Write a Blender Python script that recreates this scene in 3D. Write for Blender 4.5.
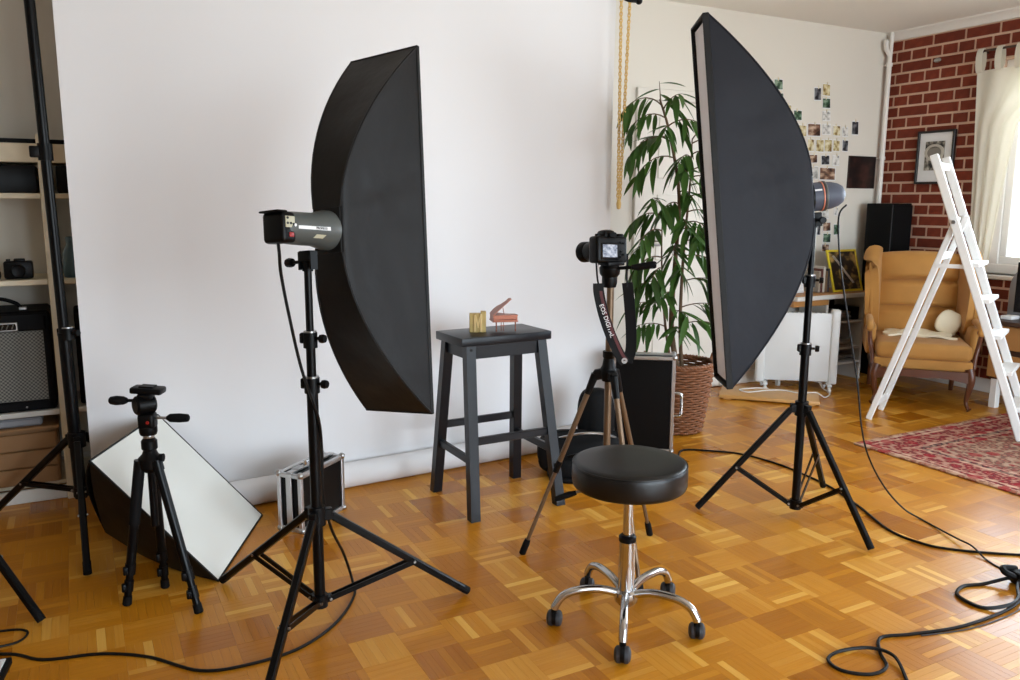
import bpy, bmesh, math, random
from mathutils import Vector as V, Matrix as Mx, noise
random.seed(7)
for o in list(bpy.data.objects): bpy.data.objects.remove(o)
SC = bpy.context.scene
COL = SC.collection
PI = math.pi

# ------------------------------------------------------------------ camera, world, exposure
CAM_H, YAW, PITCH, ROLL, FPX = 1.27, 0.49, 0.168, 0.004, 816.0
cd = bpy.data.cameras.new('camera'); cam = bpy.data.objects.new('camera', cd); COL.objects.link(cam)
cd.sensor_width = 36.0; cd.lens = FPX / 1020 * 36.0; cd.clip_start = 0.05
F = V((math.sin(YAW)*math.cos(PITCH), math.cos(YAW)*math.cos(PITCH), -math.sin(PITCH)))
R0 = V((math.cos(YAW), -math.sin(YAW), 0)); U0 = R0.cross(F)
RR = R0*math.cos(ROLL) + U0*math.sin(ROLL); UU = -R0*math.sin(ROLL) + U0*math.cos(ROLL)
m = Mx((RR, UU, -F)).transposed().to_4x4(); m.translation = (0, 0, CAM_H)
cam.matrix_world = m
SC.camera = cam
SC.view_settings.view_transform = 'Standard'; SC.view_settings.look = 'None'
SC.view_settings.gamma = 1.0; SC.view_settings.use_curve_mapping = False
SC.view_settings.exposure = 0.80

W = bpy.data.worlds.new('overcast_sky'); SC.world = W; W.use_nodes = True
wn = W.node_tree.nodes; wl = W.node_tree.links
bg = wn['Background']; bg.inputs['Strength'].default_value = 9.0
tc = wn.new('ShaderNodeTexCoord'); sx = wn.new('ShaderNodeSeparateXYZ'); rp = wn.new('ShaderNodeValToRGB')
mr = wn.new('ShaderNodeMapRange'); mr.inputs['From Min'].default_value = -0.15; mr.inputs['From Max'].default_value = 0.15
rp.color_ramp.elements[0].color = (.62, .67, .69, 1); rp.color_ramp.elements[1].color = (.83, .97, 1.10, 1)
wl.new(tc.outputs['Generated'], sx.inputs[0]); wl.new(sx.outputs['Z'], mr.inputs['Value'])
wl.new(mr.outputs[0], rp.inputs['Fac']); wl.new(rp.outputs['Color'], bg.inputs['Color'])

# two windows let the daylight in (their openings are also light portals): the one in the right-hand wall, whose far end the
# photograph shows, and one behind the photographer, whose daylight lies on every face turned that way (stool legs, softbox, round seat)
WINS = [('right', .2, 3.40, .80, 2.20), ('front', .4, 5.0, .10, 2.30)]
XR, YB, XL, YF, ZC = 5.44, 4.25, -2.4, -2.6, 2.50
for side, a, b, z0, z1 in WINS:
    ld = bpy.data.lights.new('window_%s_offscreen' % ('right' if side == 'right' else 'behind'), 'AREA'); ld.shape = 'RECTANGLE'
    ld.size = b - a; ld.size_y = z1 - z0; ld.cycles.is_portal = True
    lo = bpy.data.objects.new(ld.name, ld); COL.objects.link(lo)
    if side == 'right':
        lo.location = (XR + .10, (a+b)/2, (z0+z1)/2); d = V((-1, 0, 0))
    else:
        lo.location = ((a+b)/2, YF - .10, (z0+z1)/2); d = V((0, 1, 0))
    lo.rotation_euler = d.to_track_quat('-Z', 'Y').to_euler()

# ------------------------------------------------------------------ materials
def lin(c):
    return tuple(((x/255)/12.92 if x/255 <= .04045 else ((x/255+.055)/1.055)**2.4) for x in c)
MATS = {}
def mat(name, rgb, rough=.5, metal=0., var=0., vscale=8., bump=0., bscale=200., spec=.5, coat=0., sheen=0., rnd=0., trans=0.):
    if name in MATS: return MATS[name]
    M = bpy.data.materials.new(name); M.use_nodes = True; N = M.node_tree.nodes; L = M.node_tree.links
    p = N['Principled BSDF']; c = lin(rgb) + (1,)
    p.inputs['Base Color'].default_value = c; p.inputs['Roughness'].default_value = rough
    p.inputs['Metallic'].default_value = metal; p.inputs['Specular IOR Level'].default_value = spec
    p.inputs['Coat Weight'].default_value = coat; p.inputs['Coat Roughness'].default_value = .15
    p.inputs['Sheen Weight'].default_value = sheen
    tcn = N.new('ShaderNodeTexCoord')
    if var > 0 or rnd > 0:
        hs = N.new('ShaderNodeHueSaturation'); hs.inputs['Color'].default_value = c
        nz = N.new('ShaderNodeTexNoise'); nz.inputs['Scale'].default_value = vscale; nz.inputs['Detail'].default_value = 4
        L.new(tcn.outputs['Object'], nz.inputs['Vector'])
        mm = N.new('ShaderNodeMapRange'); mm.inputs['From Min'].default_value = .25; mm.inputs['From Max'].default_value = .75
        mm.inputs['To Min'].default_value = 1 - var; mm.inputs['To Max'].default_value = 1 + var
        L.new(nz.outputs['Fac'], mm.inputs['Value'])
        if rnd > 0:
            oi = N.new('ShaderNodeObjectInfo'); m2 = N.new('ShaderNodeMapRange')
            m2.inputs['To Min'].default_value = 1 - rnd; m2.inputs['To Max'].default_value = 1 + rnd
            L.new(oi.outputs['Random'], m2.inputs['Value'])
            mu = N.new('ShaderNodeMath'); mu.operation = 'MULTIPLY'
            L.new(mm.outputs[0], mu.inputs[0]); L.new(m2.outputs[0], mu.inputs[1]); L.new(mu.outputs[0], hs.inputs['Value'])
        else:
            L.new(mm.outputs[0], hs.inputs['Value'])
        L.new(hs.outputs['Color'], p.inputs['Base Color'])
    if bump > 0:
        nb = N.new('ShaderNodeTexNoise'); nb.inputs['Scale'].default_value = bscale; nb.inputs['Detail'].default_value = 3
        L.new(tcn.outputs['Object'], nb.inputs['Vector'])
        bp = N.new('ShaderNodeBump'); bp.inputs['Strength'].default_value = bump; bp.inputs['Distance'].default_value = .004
        L.new(nb.outputs['Fac'], bp.inputs['Height']); L.new(bp.outputs['Normal'], p.inputs['Normal'])
    if trans > 0:      # thin cloth or paper that lets daylight through
        tr = N.new('ShaderNodeBsdfTranslucent'); tr.inputs['Color'].default_value = c
        mx = N.new('ShaderNodeMixShader'); mx.inputs['Fac'].default_value = trans
        L.new(p.outputs[0], mx.inputs[1]); L.new(tr.outputs[0], mx.inputs[2])
        L.new(mx.outputs[0], N['Material Output'].inputs['Surface'])
    MATS[name] = M
    return M

def nodes_mat(name):
    M = bpy.data.materials.new(name); M.use_nodes = True; MATS[name] = M
    return M, M.node_tree.nodes, M.node_tree.links, M.node_tree.nodes['Principled BSDF']

mat('wall_white', (220, 214, 203), .85, var=.015, vscale=2, bump=.05, bscale=300)
mat('ceiling_white', (243, 240, 232), .9)
mat('trim_white', (232, 228, 222), .45)
mat('door_white', (220, 214, 204), .6)
mat('paper', (222, 221, 222), .8, var=.01, vscale=1.5)
mat('mortar', (206, 172, 148), .9, bump=.4, bscale=150)
mat('brick', (118, 50, 32), .8, spec=.3, var=.18, vscale=22, bump=.5, bscale=120, rnd=.16)
mat('black_metal', (5, 5, 6), .30, metal=.0, spec=.16)
mat('black_satin', (4, 4, 5), .42, spec=.14)
mat('black_plastic', (5, 5, 6), .40, spec=.16, bump=.08, bscale=600)
mat('black_rubber', (7, 7, 8), .7, spec=.15)
mat('black_gloss', (9, 9, 10), .16)
mat('grey_rubber', (44, 44, 48), .5)
mat('chrome', (190, 190, 190), .17, metal=1)
mat('steel', (170, 170, 170), .32, metal=1)
mat('aluminium', (190, 190, 192), .35, metal=1, bump=.05)
mat('softbox_black', (14, 13, 13), .5, var=.1, vscale=6, bump=.8, bscale=11, spec=.26)
mat('softbox_grey', (22, 23, 31), .55, var=.06, vscale=6, bump=.7, bscale=11, spec=.2)
mat('diffuser', (214, 208, 206), .8, var=.02, vscale=5)
mat('diffuser_white', (225, 226, 220), .8, bump=.1, bscale=30)
mat('strobe_grey', (74, 78, 76), .4)
mat('strobe_blue_grey', (74, 79, 92), .5, spec=.3)
mat('orange_stripe', (206, 128, 104), .45)
mat('panel_beige', (176, 172, 148), .5)
mat('print_white', (228, 228, 228), .5)
mat('ink_black', (22, 22, 22), .6)
mat('red_led', (150, 22, 18), .4)
mat('vinyl_black', (8, 8, 8), .36, bump=.12, bscale=500, spec=.4)
mat('stool_paint', (14, 16, 22), .36, spec=.3, var=.05, vscale=20)
mat('brass', (170, 148, 98), .4, metal=1, var=.08, vscale=40)
mat('copper', (142, 92, 76), .42, metal=1)
mat('champagne', (112, 90, 68), .38, metal=.5)
mat('pine', (226, 214, 188), .6, var=.08, vscale=14)
mat('white_board', (212, 210, 204), .5)
mat('drawer_wood', (150, 112, 72), .6, var=.1, vscale=9)
mat('tolex', (6, 6, 9), .6, spec=.15, bump=.3, bscale=500)
mat('wicker', (126, 78, 46), .55, var=.25, vscale=60)
mat('soil', (40, 28, 22), .95, bump=.6, bscale=90)
mat('bark', (96, 74, 52), .85, var=.25, vscale=30, bump=.5, bscale=80)
mat('leaf', (58, 92, 34), .42, var=.15, vscale=12, rnd=.4, trans=.2, spec=.35)
mat('velvet', (178, 126, 58), .75, var=.09, vscale=9, bump=.08, bscale=250, sheen=.12)
mat('walnut', (92, 52, 32), .34, var=.15, vscale=14)
mat('cloth_cream', (236, 226, 200), .85, bump=.15, bscale=60)
mat('ladder_white', (232, 232, 230), .38, var=.02, vscale=20)
mat('oak', (172, 122, 68), .45, var=.16, vscale=7)
mat('dark_wood', (62, 40, 28), .4, var=.12, vscale=9)
mat('platform_wood', (196, 148, 86), .42, var=.1, vscale=6)
mat('curtain', (240, 236, 224), .85, bump=.12, bscale=220, trans=.38)
mat('cable_black', (13, 10, 9), .5, spec=.2)
mat('cable_white', (222, 220, 214), .5)
mat('frame_black', (18, 16, 16), .3)
mat('frame_yellow', (214, 190, 40), .45)
mat('chain_beige', (222, 186, 112), .45)
mat('blue_plastic', (40, 46, 120), .4)
mat('screen_dark', (24, 22, 44), .15)
mat('grey_plastic', (150, 152, 158), .5)
mat('radiator', (218, 219, 218), .4)
mat('jug_blue', (92, 122, 138), .3)
mat('cardboard', (140, 104, 68), .8)
mat('magazine', (120, 118, 114), .5, rnd=.5)
mat('exterior', (120, 120, 110), .9)

def glass_mat():
    M, N, L, p = nodes_mat('window_glass')
    N.remove(p)
    t = N.new('ShaderNodeBsdfTransparent'); g = N.new('ShaderNodeBsdfGlossy'); g.inputs['Roughness'].default_value = .02
    fr = N.new('ShaderNodeFresnel'); fr.inputs['IOR'].default_value = 1.45
    mx = N.new('ShaderNodeMixShader')
    L.new(fr.outputs[0], mx.inputs[0]); L.new(t.outputs[0], mx.inputs[1]); L.new(g.outputs[0], mx.inputs[2])
    L.new(mx.outputs[0], N['Material Output'].inputs['Surface'])
glass_mat()

TS, TX0, TY0 = .1432, .905, 2.0105          # parquet square and its grid origin
def floor_mat():
    M, N, L, p = nodes_mat('parquet')
    geo = N.new('ShaderNodeNewGeometry'); sep = N.new('ShaderNodeSeparateXYZ'); L.new(geo.outputs['Position'], sep.inputs[0])
    def ma(op, a, b=None):
        n = N.new('ShaderNodeMath'); n.operation = op
        for i, v in enumerate((a, b)):
            if v is None: continue
            if isinstance(v, (int, float)): n.inputs[i].default_value = v
            else: L.new(v, n.inputs[i])
        return n.outputs[0]
    ux = ma('DIVIDE', ma('SUBTRACT', sep.outputs['X'], TX0), TS); uy = ma('DIVIDE', ma('SUBTRACT', sep.outputs['Y'], TY0), TS)
    ix = ma('FLOOR', ux); iy = ma('FLOOR', uy); fx = ma('FRACT', ux); fy = ma('FRACT', uy)
    par = ma('FLOORED_MODULO', ma('ADD', ix, iy), 2.0)
    def mixf(f, a, b):
        n = N.new('ShaderNodeMix'); n.data_type = 'FLOAT'
        L.new(f, n.inputs[0])
        L.new(a, n.inputs[2]); L.new(b, n.inputs[3]); return n.outputs[0]
    across = mixf(par, fx, fy)
    st = ma('FLOOR', ma('MULTIPLY', across, 6.0))
    cv = N.new('ShaderNodeCombineXYZ'); L.new(ix, cv.inputs[0]); L.new(iy, cv.inputs[1]); L.new(st, cv.inputs[2])
    w1 = N.new('ShaderNodeTexWhiteNoise'); w1.noise_dimensions = '3D'; L.new(cv.outputs[0], w1.inputs['Vector'])
    cv2 = N.new('ShaderNodeCombineXYZ'); L.new(ix, cv2.inputs[0]); L.new(iy, cv2.inputs[1]); cv2.inputs[2].default_value = 41.0
    w2 = N.new('ShaderNodeTexWhiteNoise'); w2.noise_dimensions = '3D'; L.new(cv2.outputs[0], w2.inputs['Vector'])
    # grain along each stave
    sa = ma('MULTIPLY', mixf(par, sep.outputs['Y'], sep.outputs['X']), 6.0); sb = ma('MULTIPLY', mixf(par, sep.outputs['X'], sep.outputs['Y']), 170.0)
    gv = N.new('ShaderNodeCombineXYZ'); L.new(sa, gv.inputs[0]); L.new(sb, gv.inputs[1]); L.new(ma('MULTIPLY', w1.outputs['Value'], 50.0), gv.inputs[2])
    gn = N.new('ShaderNodeTexNoise'); gn.inputs['Scale'].default_value = 1.0; gn.inputs['Detail'].default_value = 3; L.new(gv.outputs[0], gn.inputs['Vector'])
    # tone = square tone + stave tone^3 (few light staves) + grain
    tone = ma('ADD', ma('MULTIPLY', w2.outputs['Value'], .50), ma('MULTIPLY', ma('POWER', w1.outputs['Value'], 7.0), .42))
    tone = ma('ADD', tone, ma('ADD', ma('MULTIPLY', ma('SUBTRACT', gn.outputs['Fac'], .5), .24), .06))
    rmp = N.new('ShaderNodeValToRGB'); L.new(tone, rmp.inputs['Fac'])
    e = rmp.color_ramp.elements
    e[0].color = lin((152, 87, 9)) + (1,); e[1].color = lin((232, 182, 88)) + (1,)
    k = e.new(.42); k.color = lin((192, 126, 26)) + (1,)
    L.new(rmp.outputs['Color'], p.inputs['Base Color'])
    rr = N.new('ShaderNodeMapRange'); rr.inputs['To Min'].default_value = .26; rr.inputs['To Max'].default_value = .38
    L.new(w2.outputs['Value'], rr.inputs['Value']); L.new(rr.outputs[0], p.inputs['Roughness'])
    p.inputs['Specular IOR Level'].default_value = .3
floor_mat()

def rug_mat():
    M, N, L, p = nodes_mat('persian_wool')
    tcn = N.new('ShaderNodeTexCoord'); sep = N.new('ShaderNodeSeparateXYZ'); L.new(tcn.outputs['Generated'], sep.inputs[0])
    obj = tcn.outputs['Object']
    def ma(op, a, b=None):
        n = N.new('ShaderNodeMath'); n.operation = op
        for i, v in enumerate((a, b)):
            if v is None: continue
            if isinstance(v, (int, float)): n.inputs[i].default_value = v
            else: L.new(v, n.inputs[i])
        return n.outputs[0]
    so = N.new('ShaderNodeSeparateXYZ'); L.new(obj, so.inputs[0])
    # distance to the nearest edge in metres (rug is 1.7 x 2.6, origin at its centre)
    ex = ma('SUBTRACT', .85, ma('ABSOLUTE', so.outputs['X'])); ey = ma('SUBTRACT', 1.3, ma('ABSOLUTE', so.outputs['Y']))
    ed = ma('MINIMUM', ex, ey)
    band = N.new('ShaderNodeValToRGB'); L.new(ma('DIVIDE', ed, .5), band.inputs['Fac']); band.color_ramp.interpolation = 'CONSTANT'
    cols = [(0, (168, 116, 84)), (.05, (206, 172, 150)), (.075, (126, 32, 38)), (.12, (206, 160, 140)), (.15, (140, 34, 42)), (.40, (206, 160, 140)), (.44, (62, 44, 52)), (.50, (198, 150, 132)), (.54, (132, 40, 44)), (.6, (146, 112, 96))]
    el = band.color_ramp.elements; el[0].color = lin(cols[0][1]) + (1,); el[1].position = cols[1][0]; el[1].color = lin(cols[1][1]) + (1,)
    for q, c in cols[2:]:
        k = el.new(q); k.color = lin(c) + (1,)
    vo = N.new('ShaderNodeTexVoronoi'); vo.inputs['Scale'].default_value = 26; L.new(obj, vo.inputs['Vector'])
    v2 = N.new('ShaderNodeTexVoronoi'); v2.inputs['Scale'].default_value = 9; L.new(obj, v2.inputs['Vector'])
    r1 = N.new('ShaderNodeValToRGB'); L.new(vo.outputs['Distance'], r1.inputs['Fac']); r1.color_ramp.interpolation = 'CONSTANT'
    q = r1.color_ramp.elements; q[0].color = lin((196, 150, 128)) + (1,); q[1].position = .22; q[1].color = lin((150, 52, 56)) + (1,)
    k = q.new(.38); k.color = lin((88, 66, 66)) + (1,); k = q.new(.52); k.color = lin((188, 150, 126)) + (1,); k = q.new(.68); k.color = lin((210, 184, 160)) + (1,)
    r2 = N.new('ShaderNodeValToRGB'); L.new(v2.outputs['Distance'], r2.inputs['Fac']); r2.color_ramp.interpolation = 'CONSTANT'
    q = r2.color_ramp.elements; q[0].color = (1, 1, 1, 1); q[1].position = .3; q[1].color = (0, 0, 0, 1)
    mx = N.new('ShaderNodeMix'); mx.data_type = 'RGBA'; mx.inputs[0].default_value = .5
    L.new(band.outputs['Color'], mx.inputs[6]); L.new(r1.outputs['Color'], mx.inputs[7])
    m2 = N.new('ShaderNodeMix'); m2.data_type = 'RGBA'; m2.inputs[7].default_value = lin((158, 34, 46)) + (1,)
    L.new(ma('MULTIPLY', r2.outputs['Color'], .7), m2.inputs[0]); L.new(mx.outputs[2], m2.inputs[6])
    L.new(m2.outputs[2], p.inputs['Base Color']); p.inputs['Roughness'].default_value = 1.0; p.inputs['Specular IOR Level'].default_value = .1
    nb = N.new('ShaderNodeTexNoise'); nb.inputs['Scale'].default_value = 300; L.new(obj, nb.inputs['Vector'])
    bp = N.new('ShaderNodeBump'); bp.inputs['Strength'].default_value = .4; bp.inputs['Distance'].default_value = .004
    L.new(nb.outputs['Fac'], bp.inputs['Height']); L.new(bp.outputs['Normal'], p.inputs['Normal'])
rug_mat()

def weave_mat():
    M, N, L, p = nodes_mat('grille_cloth')
    tcn = N.new('ShaderNodeTexCoord'); ck = N.new('ShaderNodeTexChecker'); ck.inputs['Scale'].default_value = 130
    ck.inputs['Color1'].default_value = lin((132, 130, 122)) + (1,); ck.inputs['Color2'].default_value = lin((74, 74, 72)) + (1,)
    L.new(tcn.outputs['Object'], ck.inputs['Vector']); L.new(ck.outputs['Color'], p.inputs['Base Color']); p.inputs['Roughness'].default_value = .8
weave_mat()

def picture_mat(name, c0, c1, c2, scale=3.0, seed=0.0, rough=.35):
    if name in MATS: return MATS[name]
    M, N, L, p = nodes_mat(name)
    tcn = N.new('ShaderNodeTexCoord'); mp = N.new('ShaderNodeMapping'); mp.inputs['Location'].default_value = (seed, seed*1.7, seed*.6)
    L.new(tcn.outputs['Generated'], mp.inputs['Vector'])
    nz = N.new('ShaderNodeTexNoise'); nz.inputs['Scale'].default_value = scale; nz.inputs['Detail'].default_value = 2; L.new(mp.outputs[0], nz.inputs['Vector'])
    r = N.new('ShaderNodeValToRGB'); L.new(nz.outputs['Fac'], r.inputs['Fac'])
    e = r.color_ramp.elements; e[0].position = .38; e[0].color = lin(c0) + (1,); e[1].position = .66; e[1].color = lin(c2) + (1,)
    k = e.new(.5); k.color = lin(c1) + (1,)
    L.new(r.outputs['Color'], p.inputs['Base Color']); p.inputs['Roughness'].default_value = rough
    return M

# ------------------------------------------------------------------ builders
class B:
    """collects shapes given in world metres (or in the frame of matrix M) and links them as one mesh object"""
    def __init__(s, M=None): s.bm = bmesh.new(); s.M = M or Mx.Identity(4)
    def _merge(s, t, M=None):
        me = bpy.data.meshes.new('t'); t.to_mesh(me); t.free()
        if M is not None: me.transform(M)
        s.bm.from_mesh(me); bpy.data.meshes.remove(me); return s
    def poly(s, vs, fs):
        q = [s.bm.verts.new(v) for v in vs]
        for f in fs:
            try: s.bm.faces.new([q[i] for i in f])
            except ValueError: pass
        return s
    def box(s, c, d, rot=None, bev=0., seg=2, taper=None):
        t = bmesh.new(); bmesh.ops.create_cube(t, size=1)
        for v in t.verts:
            k = 1
            if taper and v.co.z > 0: v.co.x *= taper[0]; v.co.y *= taper[1]
            v.co = V((v.co.x*d[0], v.co.y*d[1], v.co.z*d[2]))
        if bev > 0: bmesh.ops.bevel(t, geom=list(t.edges), offset=bev, segments=seg, affect='EDGES', profile=.5, clamp_overlap=True)
        M = Mx.Translation(V(c)) @ (rot.to_4x4() if rot is not None else Mx.Identity(4))
        return s._merge(t, M)
    def bar(s, a, b, w, h, up=(0, 0, 1), bev=0.):
        a, b = V(a), V(b); d = b - a; L = d.length; x = d.normalized(); u = V(up)
        if abs(x.dot(u)) > .98: u = V((0, 1, 0))
        y = u.cross(x).normalized(); z = x.cross(y)
        return s.box((a+b)/2, (L, w, h), Mx((x, y, z)).transposed(), bev, 1)
    def tube(s, pts, r, n=8, closed=False, cap=True):
        pts = [V(p) for p in pts]; m_ = len(pts); rs = r if isinstance(r, (list, tuple)) else [r]*m_
        T = []
        for i in range(m_):
            if closed: d = pts[(i+1) % m_] - pts[i-1]
            else: d = pts[min(i+1, m_-1)] - pts[max(i-1, 0)]
            T.append(d.normalized() if d.length > 1e-9 else V((0, 0, 1)))
        u = T[0].orthogonal().normalized(); rings = []
        for i in range(m_):
            u = (u - T[i]*u.dot(T[i]))
            u = u.normalized() if u.length > 1e-6 else T[i].orthogonal().normalized()
            w = T[i].cross(u)
            rings.append([s.bm.verts.new(pts[i] + (u*math.cos(2*PI*k/n) + w*math.sin(2*PI*k/n))*rs[i]) for k in range(n)])
        for i in range(m_ if closed else m_-1):
            a, b = rings[i], rings[(i+1) % m_]
            for k in range(n): s.bm.faces.new((a[k], a[(k+1) % n], b[(k+1) % n], b[k]))
        if cap and not closed:
            s.bm.faces.new(rings[0][::-1]); s.bm.faces.new(rings[-1])
        return s
    def cyl(s, a, b, r, r2=None, n=16): return s.tube([a, b], [r, r if r2 is None else r2], n)
    def lathe(s, prof, o=(0, 0, 0), axis=(0, 0, 1), n=24, sx=1., sy=1.):
        z = V(axis).normalized(); x = V((1, 0, 0)) if abs(z.z) > .9 else V((0, 0, 1)).cross(z).normalized(); x = (x - z*x.dot(z)).normalized(); y = z.cross(x); o = V(o)
        rings = []
        for r, h in prof:
            if r < 1e-6: rings.append([s.bm.verts.new(o + z*h)])
            else: rings.append([s.bm.verts.new(o + z*h + (x*math.cos(2*PI*k/n)*sx + y*math.sin(2*PI*k/n)*sy)*r) for k in range(n)])
        for a, b in zip(rings, rings[1:]):
            for k in range(n):
                k2 = (k+1) % n
                if len(a) == 1 and len(b) == 1: continue
                if len(a) == 1: s.bm.faces.new((a[0], b[k2], b[k]))
                elif len(b) == 1: s.bm.faces.new((a[k], a[k2], b[0]))
                else: s.bm.faces.new((a[k], a[k2], b[k2], b[k]))
        for q, rev in ((rings[0], True), (rings[-1], False)):
            if len(q) > 1: s.bm.faces.new(q[::-1] if rev else q)
        return s
    def ball(s, c, r, sc=(1, 1, 1), n=12):
        t = bmesh.new(); bmesh.ops.create_uvsphere(t, u_segments=n, v_segments=max(6, n//2+2), radius=r)
        for v in t.verts: v.co = V((v.co.x*sc[0], v.co.y*sc[1], v.co.z*sc[2]))
        return s._merge(t, Mx.Translation(V(c)))
    def grid(s, fn, nu, nv, close_u=False):
        g = [[s.bm.verts.new(fn(i/(nu if close_u else nu-1), j/(nv-1))) for j in range(nv)] for i in range(nu)]
        for i in range(nu if close_u else nu-1):
            for j in range(nv-1):
                a = g[i]; b = g[(i+1) % nu]
                s.bm.faces.new((a[j], b[j], b[j+1], a[j+1]))
        return s
    def sheet(s, fn, nu, nv, th):
        """a curved sheet with real thickness th"""
        P = [[V(fn(i/(nu-1), j/(nv-1))) for j in range(nv)] for i in range(nu)]
        Nn = [[None]*nv for _ in range(nu)]
        for i in range(nu):
            for j in range(nv):
                du = P[min(i+1, nu-1)][j] - P[max(i-1, 0)][j]; dv = P[i][min(j+1, nv-1)] - P[i][max(j-1, 0)]
                c = du.cross(dv); Nn[i][j] = c.normalized() if c.length > 1e-12 else V((0, 0, 1))
        a = [[s.bm.verts.new(P[i][j] + Nn[i][j]*th/2) for j in range(nv)] for i in range(nu)]
        b = [[s.bm.verts.new(P[i][j] - Nn[i][j]*th/2) for j in range(nv)] for i in range(nu)]
        f = s.bm.faces.new
        for i in range(nu-1):
            for j in range(nv-1):
                f((a[i][j], a[i+1][j], a[i+1][j+1], a[i][j+1])); f((b[i][j], b[i][j+1], b[i+1][j+1], b[i+1][j]))
        for i in range(nu-1):
            f((a[i][0], b[i][0], b[i+1][0], a[i+1][0])); f((a[i][-1], a[i+1][-1], b[i+1][-1], b[i][-1]))
        for j in range(nv-1):
            f((a[0][j], a[0][j+1], b[0][j+1], b[0][j])); f((a[-1][j], b[-1][j], b[-1][j+1], a[-1][j+1]))
        return s
    def prism(s, outline, M, th):
        """outline in x,y of frame M, thickness th along its z (centred)"""
        n = len(outline)
        a = [s.bm.verts.new(M @ V((x, y, th/2))) for x, y in outline]; b = [s.bm.verts.new(M @ V((x, y, -th/2))) for x, y in outline]
        s.bm.faces.new(a); s.bm.faces.new(b[::-1])
        for i in range(n): s.bm.faces.new((a[i], b[i], b[(i+1) % n], a[(i+1) % n]))
        return s
    def obj(s, name, material, parent=None, loc=None, sharp=35, recalc=True):
        bm = s.bm
        if s.M != Mx.Identity(4): bm.transform(s.M)
        base = Mx.Identity(4)
        if parent is not None: base = parent['_w'] if False else WORLD[parent.name]
        elif loc is not None: base = Mx.Translation(V(loc))
        bm.transform(base.inverted())
        if recalc: bmesh.ops.recalc_face_normals(bm, faces=list(bm.faces))
        bm.normal_update()
        ca = math.radians(sharp)
        for f in bm.faces: f.smooth = True
        for e in bm.edges:
            e.smooth = not (len(e.link_faces) != 2 or e.calc_face_angle(0) > ca)
        me = bpy.data.meshes.new(name); bm.to_mesh(me); bm.free()
        me.materials.append(MATS[material] if isinstance(material, str) else material)
        o = bpy.data.objects.new(name, me); COL.objects.link(o)
        if parent is not None: o.parent = parent; WORLD[o.name] = WORLD[parent.name].copy()
        else:
            if loc is not None: o.location = loc
            WORLD[o.name] = base
        return o
WORLD = {}
def tag(o, label, cat, group=None):
    o['label'] = label; o['category'] = cat
    if group: o['group'] = group
    return o
def thing(name, label, cat, loc, rotz=0., group=None):
    o = bpy.data.objects.new(name, None); COL.objects.link(o); o.empty_display_size = .1
    o.location = loc; o.rotation_euler = (0, 0, rotz)
    WORLD[o.name] = Mx.Translation(V(loc)) @ Mx.Rotation(rotz, 4, 'Z')
    return tag(o, label, cat, group)
def struct(o): o['kind'] = 'structure'; return o
def frame(o, x, y, z): # matrix with given axes and origin
    M = Mx((V(x), V(y), V(z))).transposed().to_4x4(); M.translation = V(o); return M
def text(name, body, size, M, material, parent, extrude=.0006, sx=1.):
    cu = bpy.data.curves.new('t', 'FONT'); cu.body = body; cu.size = size; cu.extrude = extrude
    cu.align_x = 'CENTER'; cu.align_y = 'CENTER'; cu.resolution_u = 3
    t = bpy.data.objects.new('t', cu); COL.objects.link(t)
    dg = bpy.context.evaluated_depsgraph_get(); me = bpy.data.meshes.new_from_object(t.evaluated_get(dg))
    bpy.data.objects.remove(t); bpy.data.curves.remove(cu)
    me.transform(Mx.Diagonal((sx, 1, 1, 1))); me.transform(WORLD[parent.name].inverted() @ M); me.materials.clear(); me.materials.append(MATS[material]); me.name = name
    o = bpy.data.objects.new(name, me); COL.objects.link(o); o.parent = parent; WORLD[o.name] = WORLD[parent.name].copy()
    return o
def smooth_path(pts, k=8):
    pts = [V(p) for p in pts]; out = []
    for i in range(len(pts)-1):
        p0 = pts[max(i-1, 0)]; p1 = pts[i]; p2 = pts[i+1]; p3 = pts[min(i+2, len(pts)-1)]
        for j in range(k):
            t = j/k
            out.append(.5*((2*p1) + (p2-p0)*t + (2*p0-5*p1+4*p2-p3)*t*t + (3*p1-p0-3*p2+p3)*t**3))
    out.append(pts[-1]); return out

# ------------------------------------------------------------------ room shell
WT = .25
fl = struct(B().box(((XL+XR)/2, (YF+YB)/2, -.06), (XR-XL+.5, YF*-1+YB+.5, .10)).obj('floor', 'parquet'))
fl['label'] = 'honey coloured mosaic parquet floor of small squares'
def stave_tile():
    b = B()
    n, g, h = 6, .00012, .009
    w = TS/n
    for i in range(n):
        x0, x1 = -TS/2+i*w+g, -TS/2+(i+1)*w-g; y0, y1 = -TS/2+g, TS/2-g; c = .00025
        v = [(x0, y0, -h), (x1, y0, -h), (x1, y1, -h), (x0, y1, -h), (x0, y0, -c), (x1, y0, -c), (x1, y1, -c), (x0, y1, -c),
             (x0+c, y0+c, 0), (x1-c, y0+c, 0), (x1-c, y1-c, 0), (x0+c, y1-c, 0)]
        f = [(8, 9, 10, 11)]
        for k in range(4):
            k2 = (k+1) % 4; f += [(4+k, 4+k2, 8+k2, 8+k), (k, k2, 4+k2, 4+k)]
        b.poly(v, f)
    return b
tile_ob = stave_tile().obj('parquet_square', 'parquet', fl, recalc=False, sharp=1)
tile_me = tile_ob.data
tiles = []
for ix in range(-24, 34):
    for iy in range(-33, 17):
        cx, cy = TX0 + (ix+.5)*TS, TY0 + (iy+.5)*TS
        if XL < cx < XR and YF < cy < YB: tiles.append((cx, cy, ix, iy))
def in_view(cx, cy):
    d = V((cx, cy, -CAM_H)); z = d.dot(F)
    if z < .3: return False
    x = FPX*d.dot(RR)/z; y = -FPX*d.dot(UU)/z
    return abs(x) < 525 and abs(y) < 352
vis = sorted([t for t in tiles if in_view(t[0], t[1])], key=lambda t: t[0]**2+t[1]**2)
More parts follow.
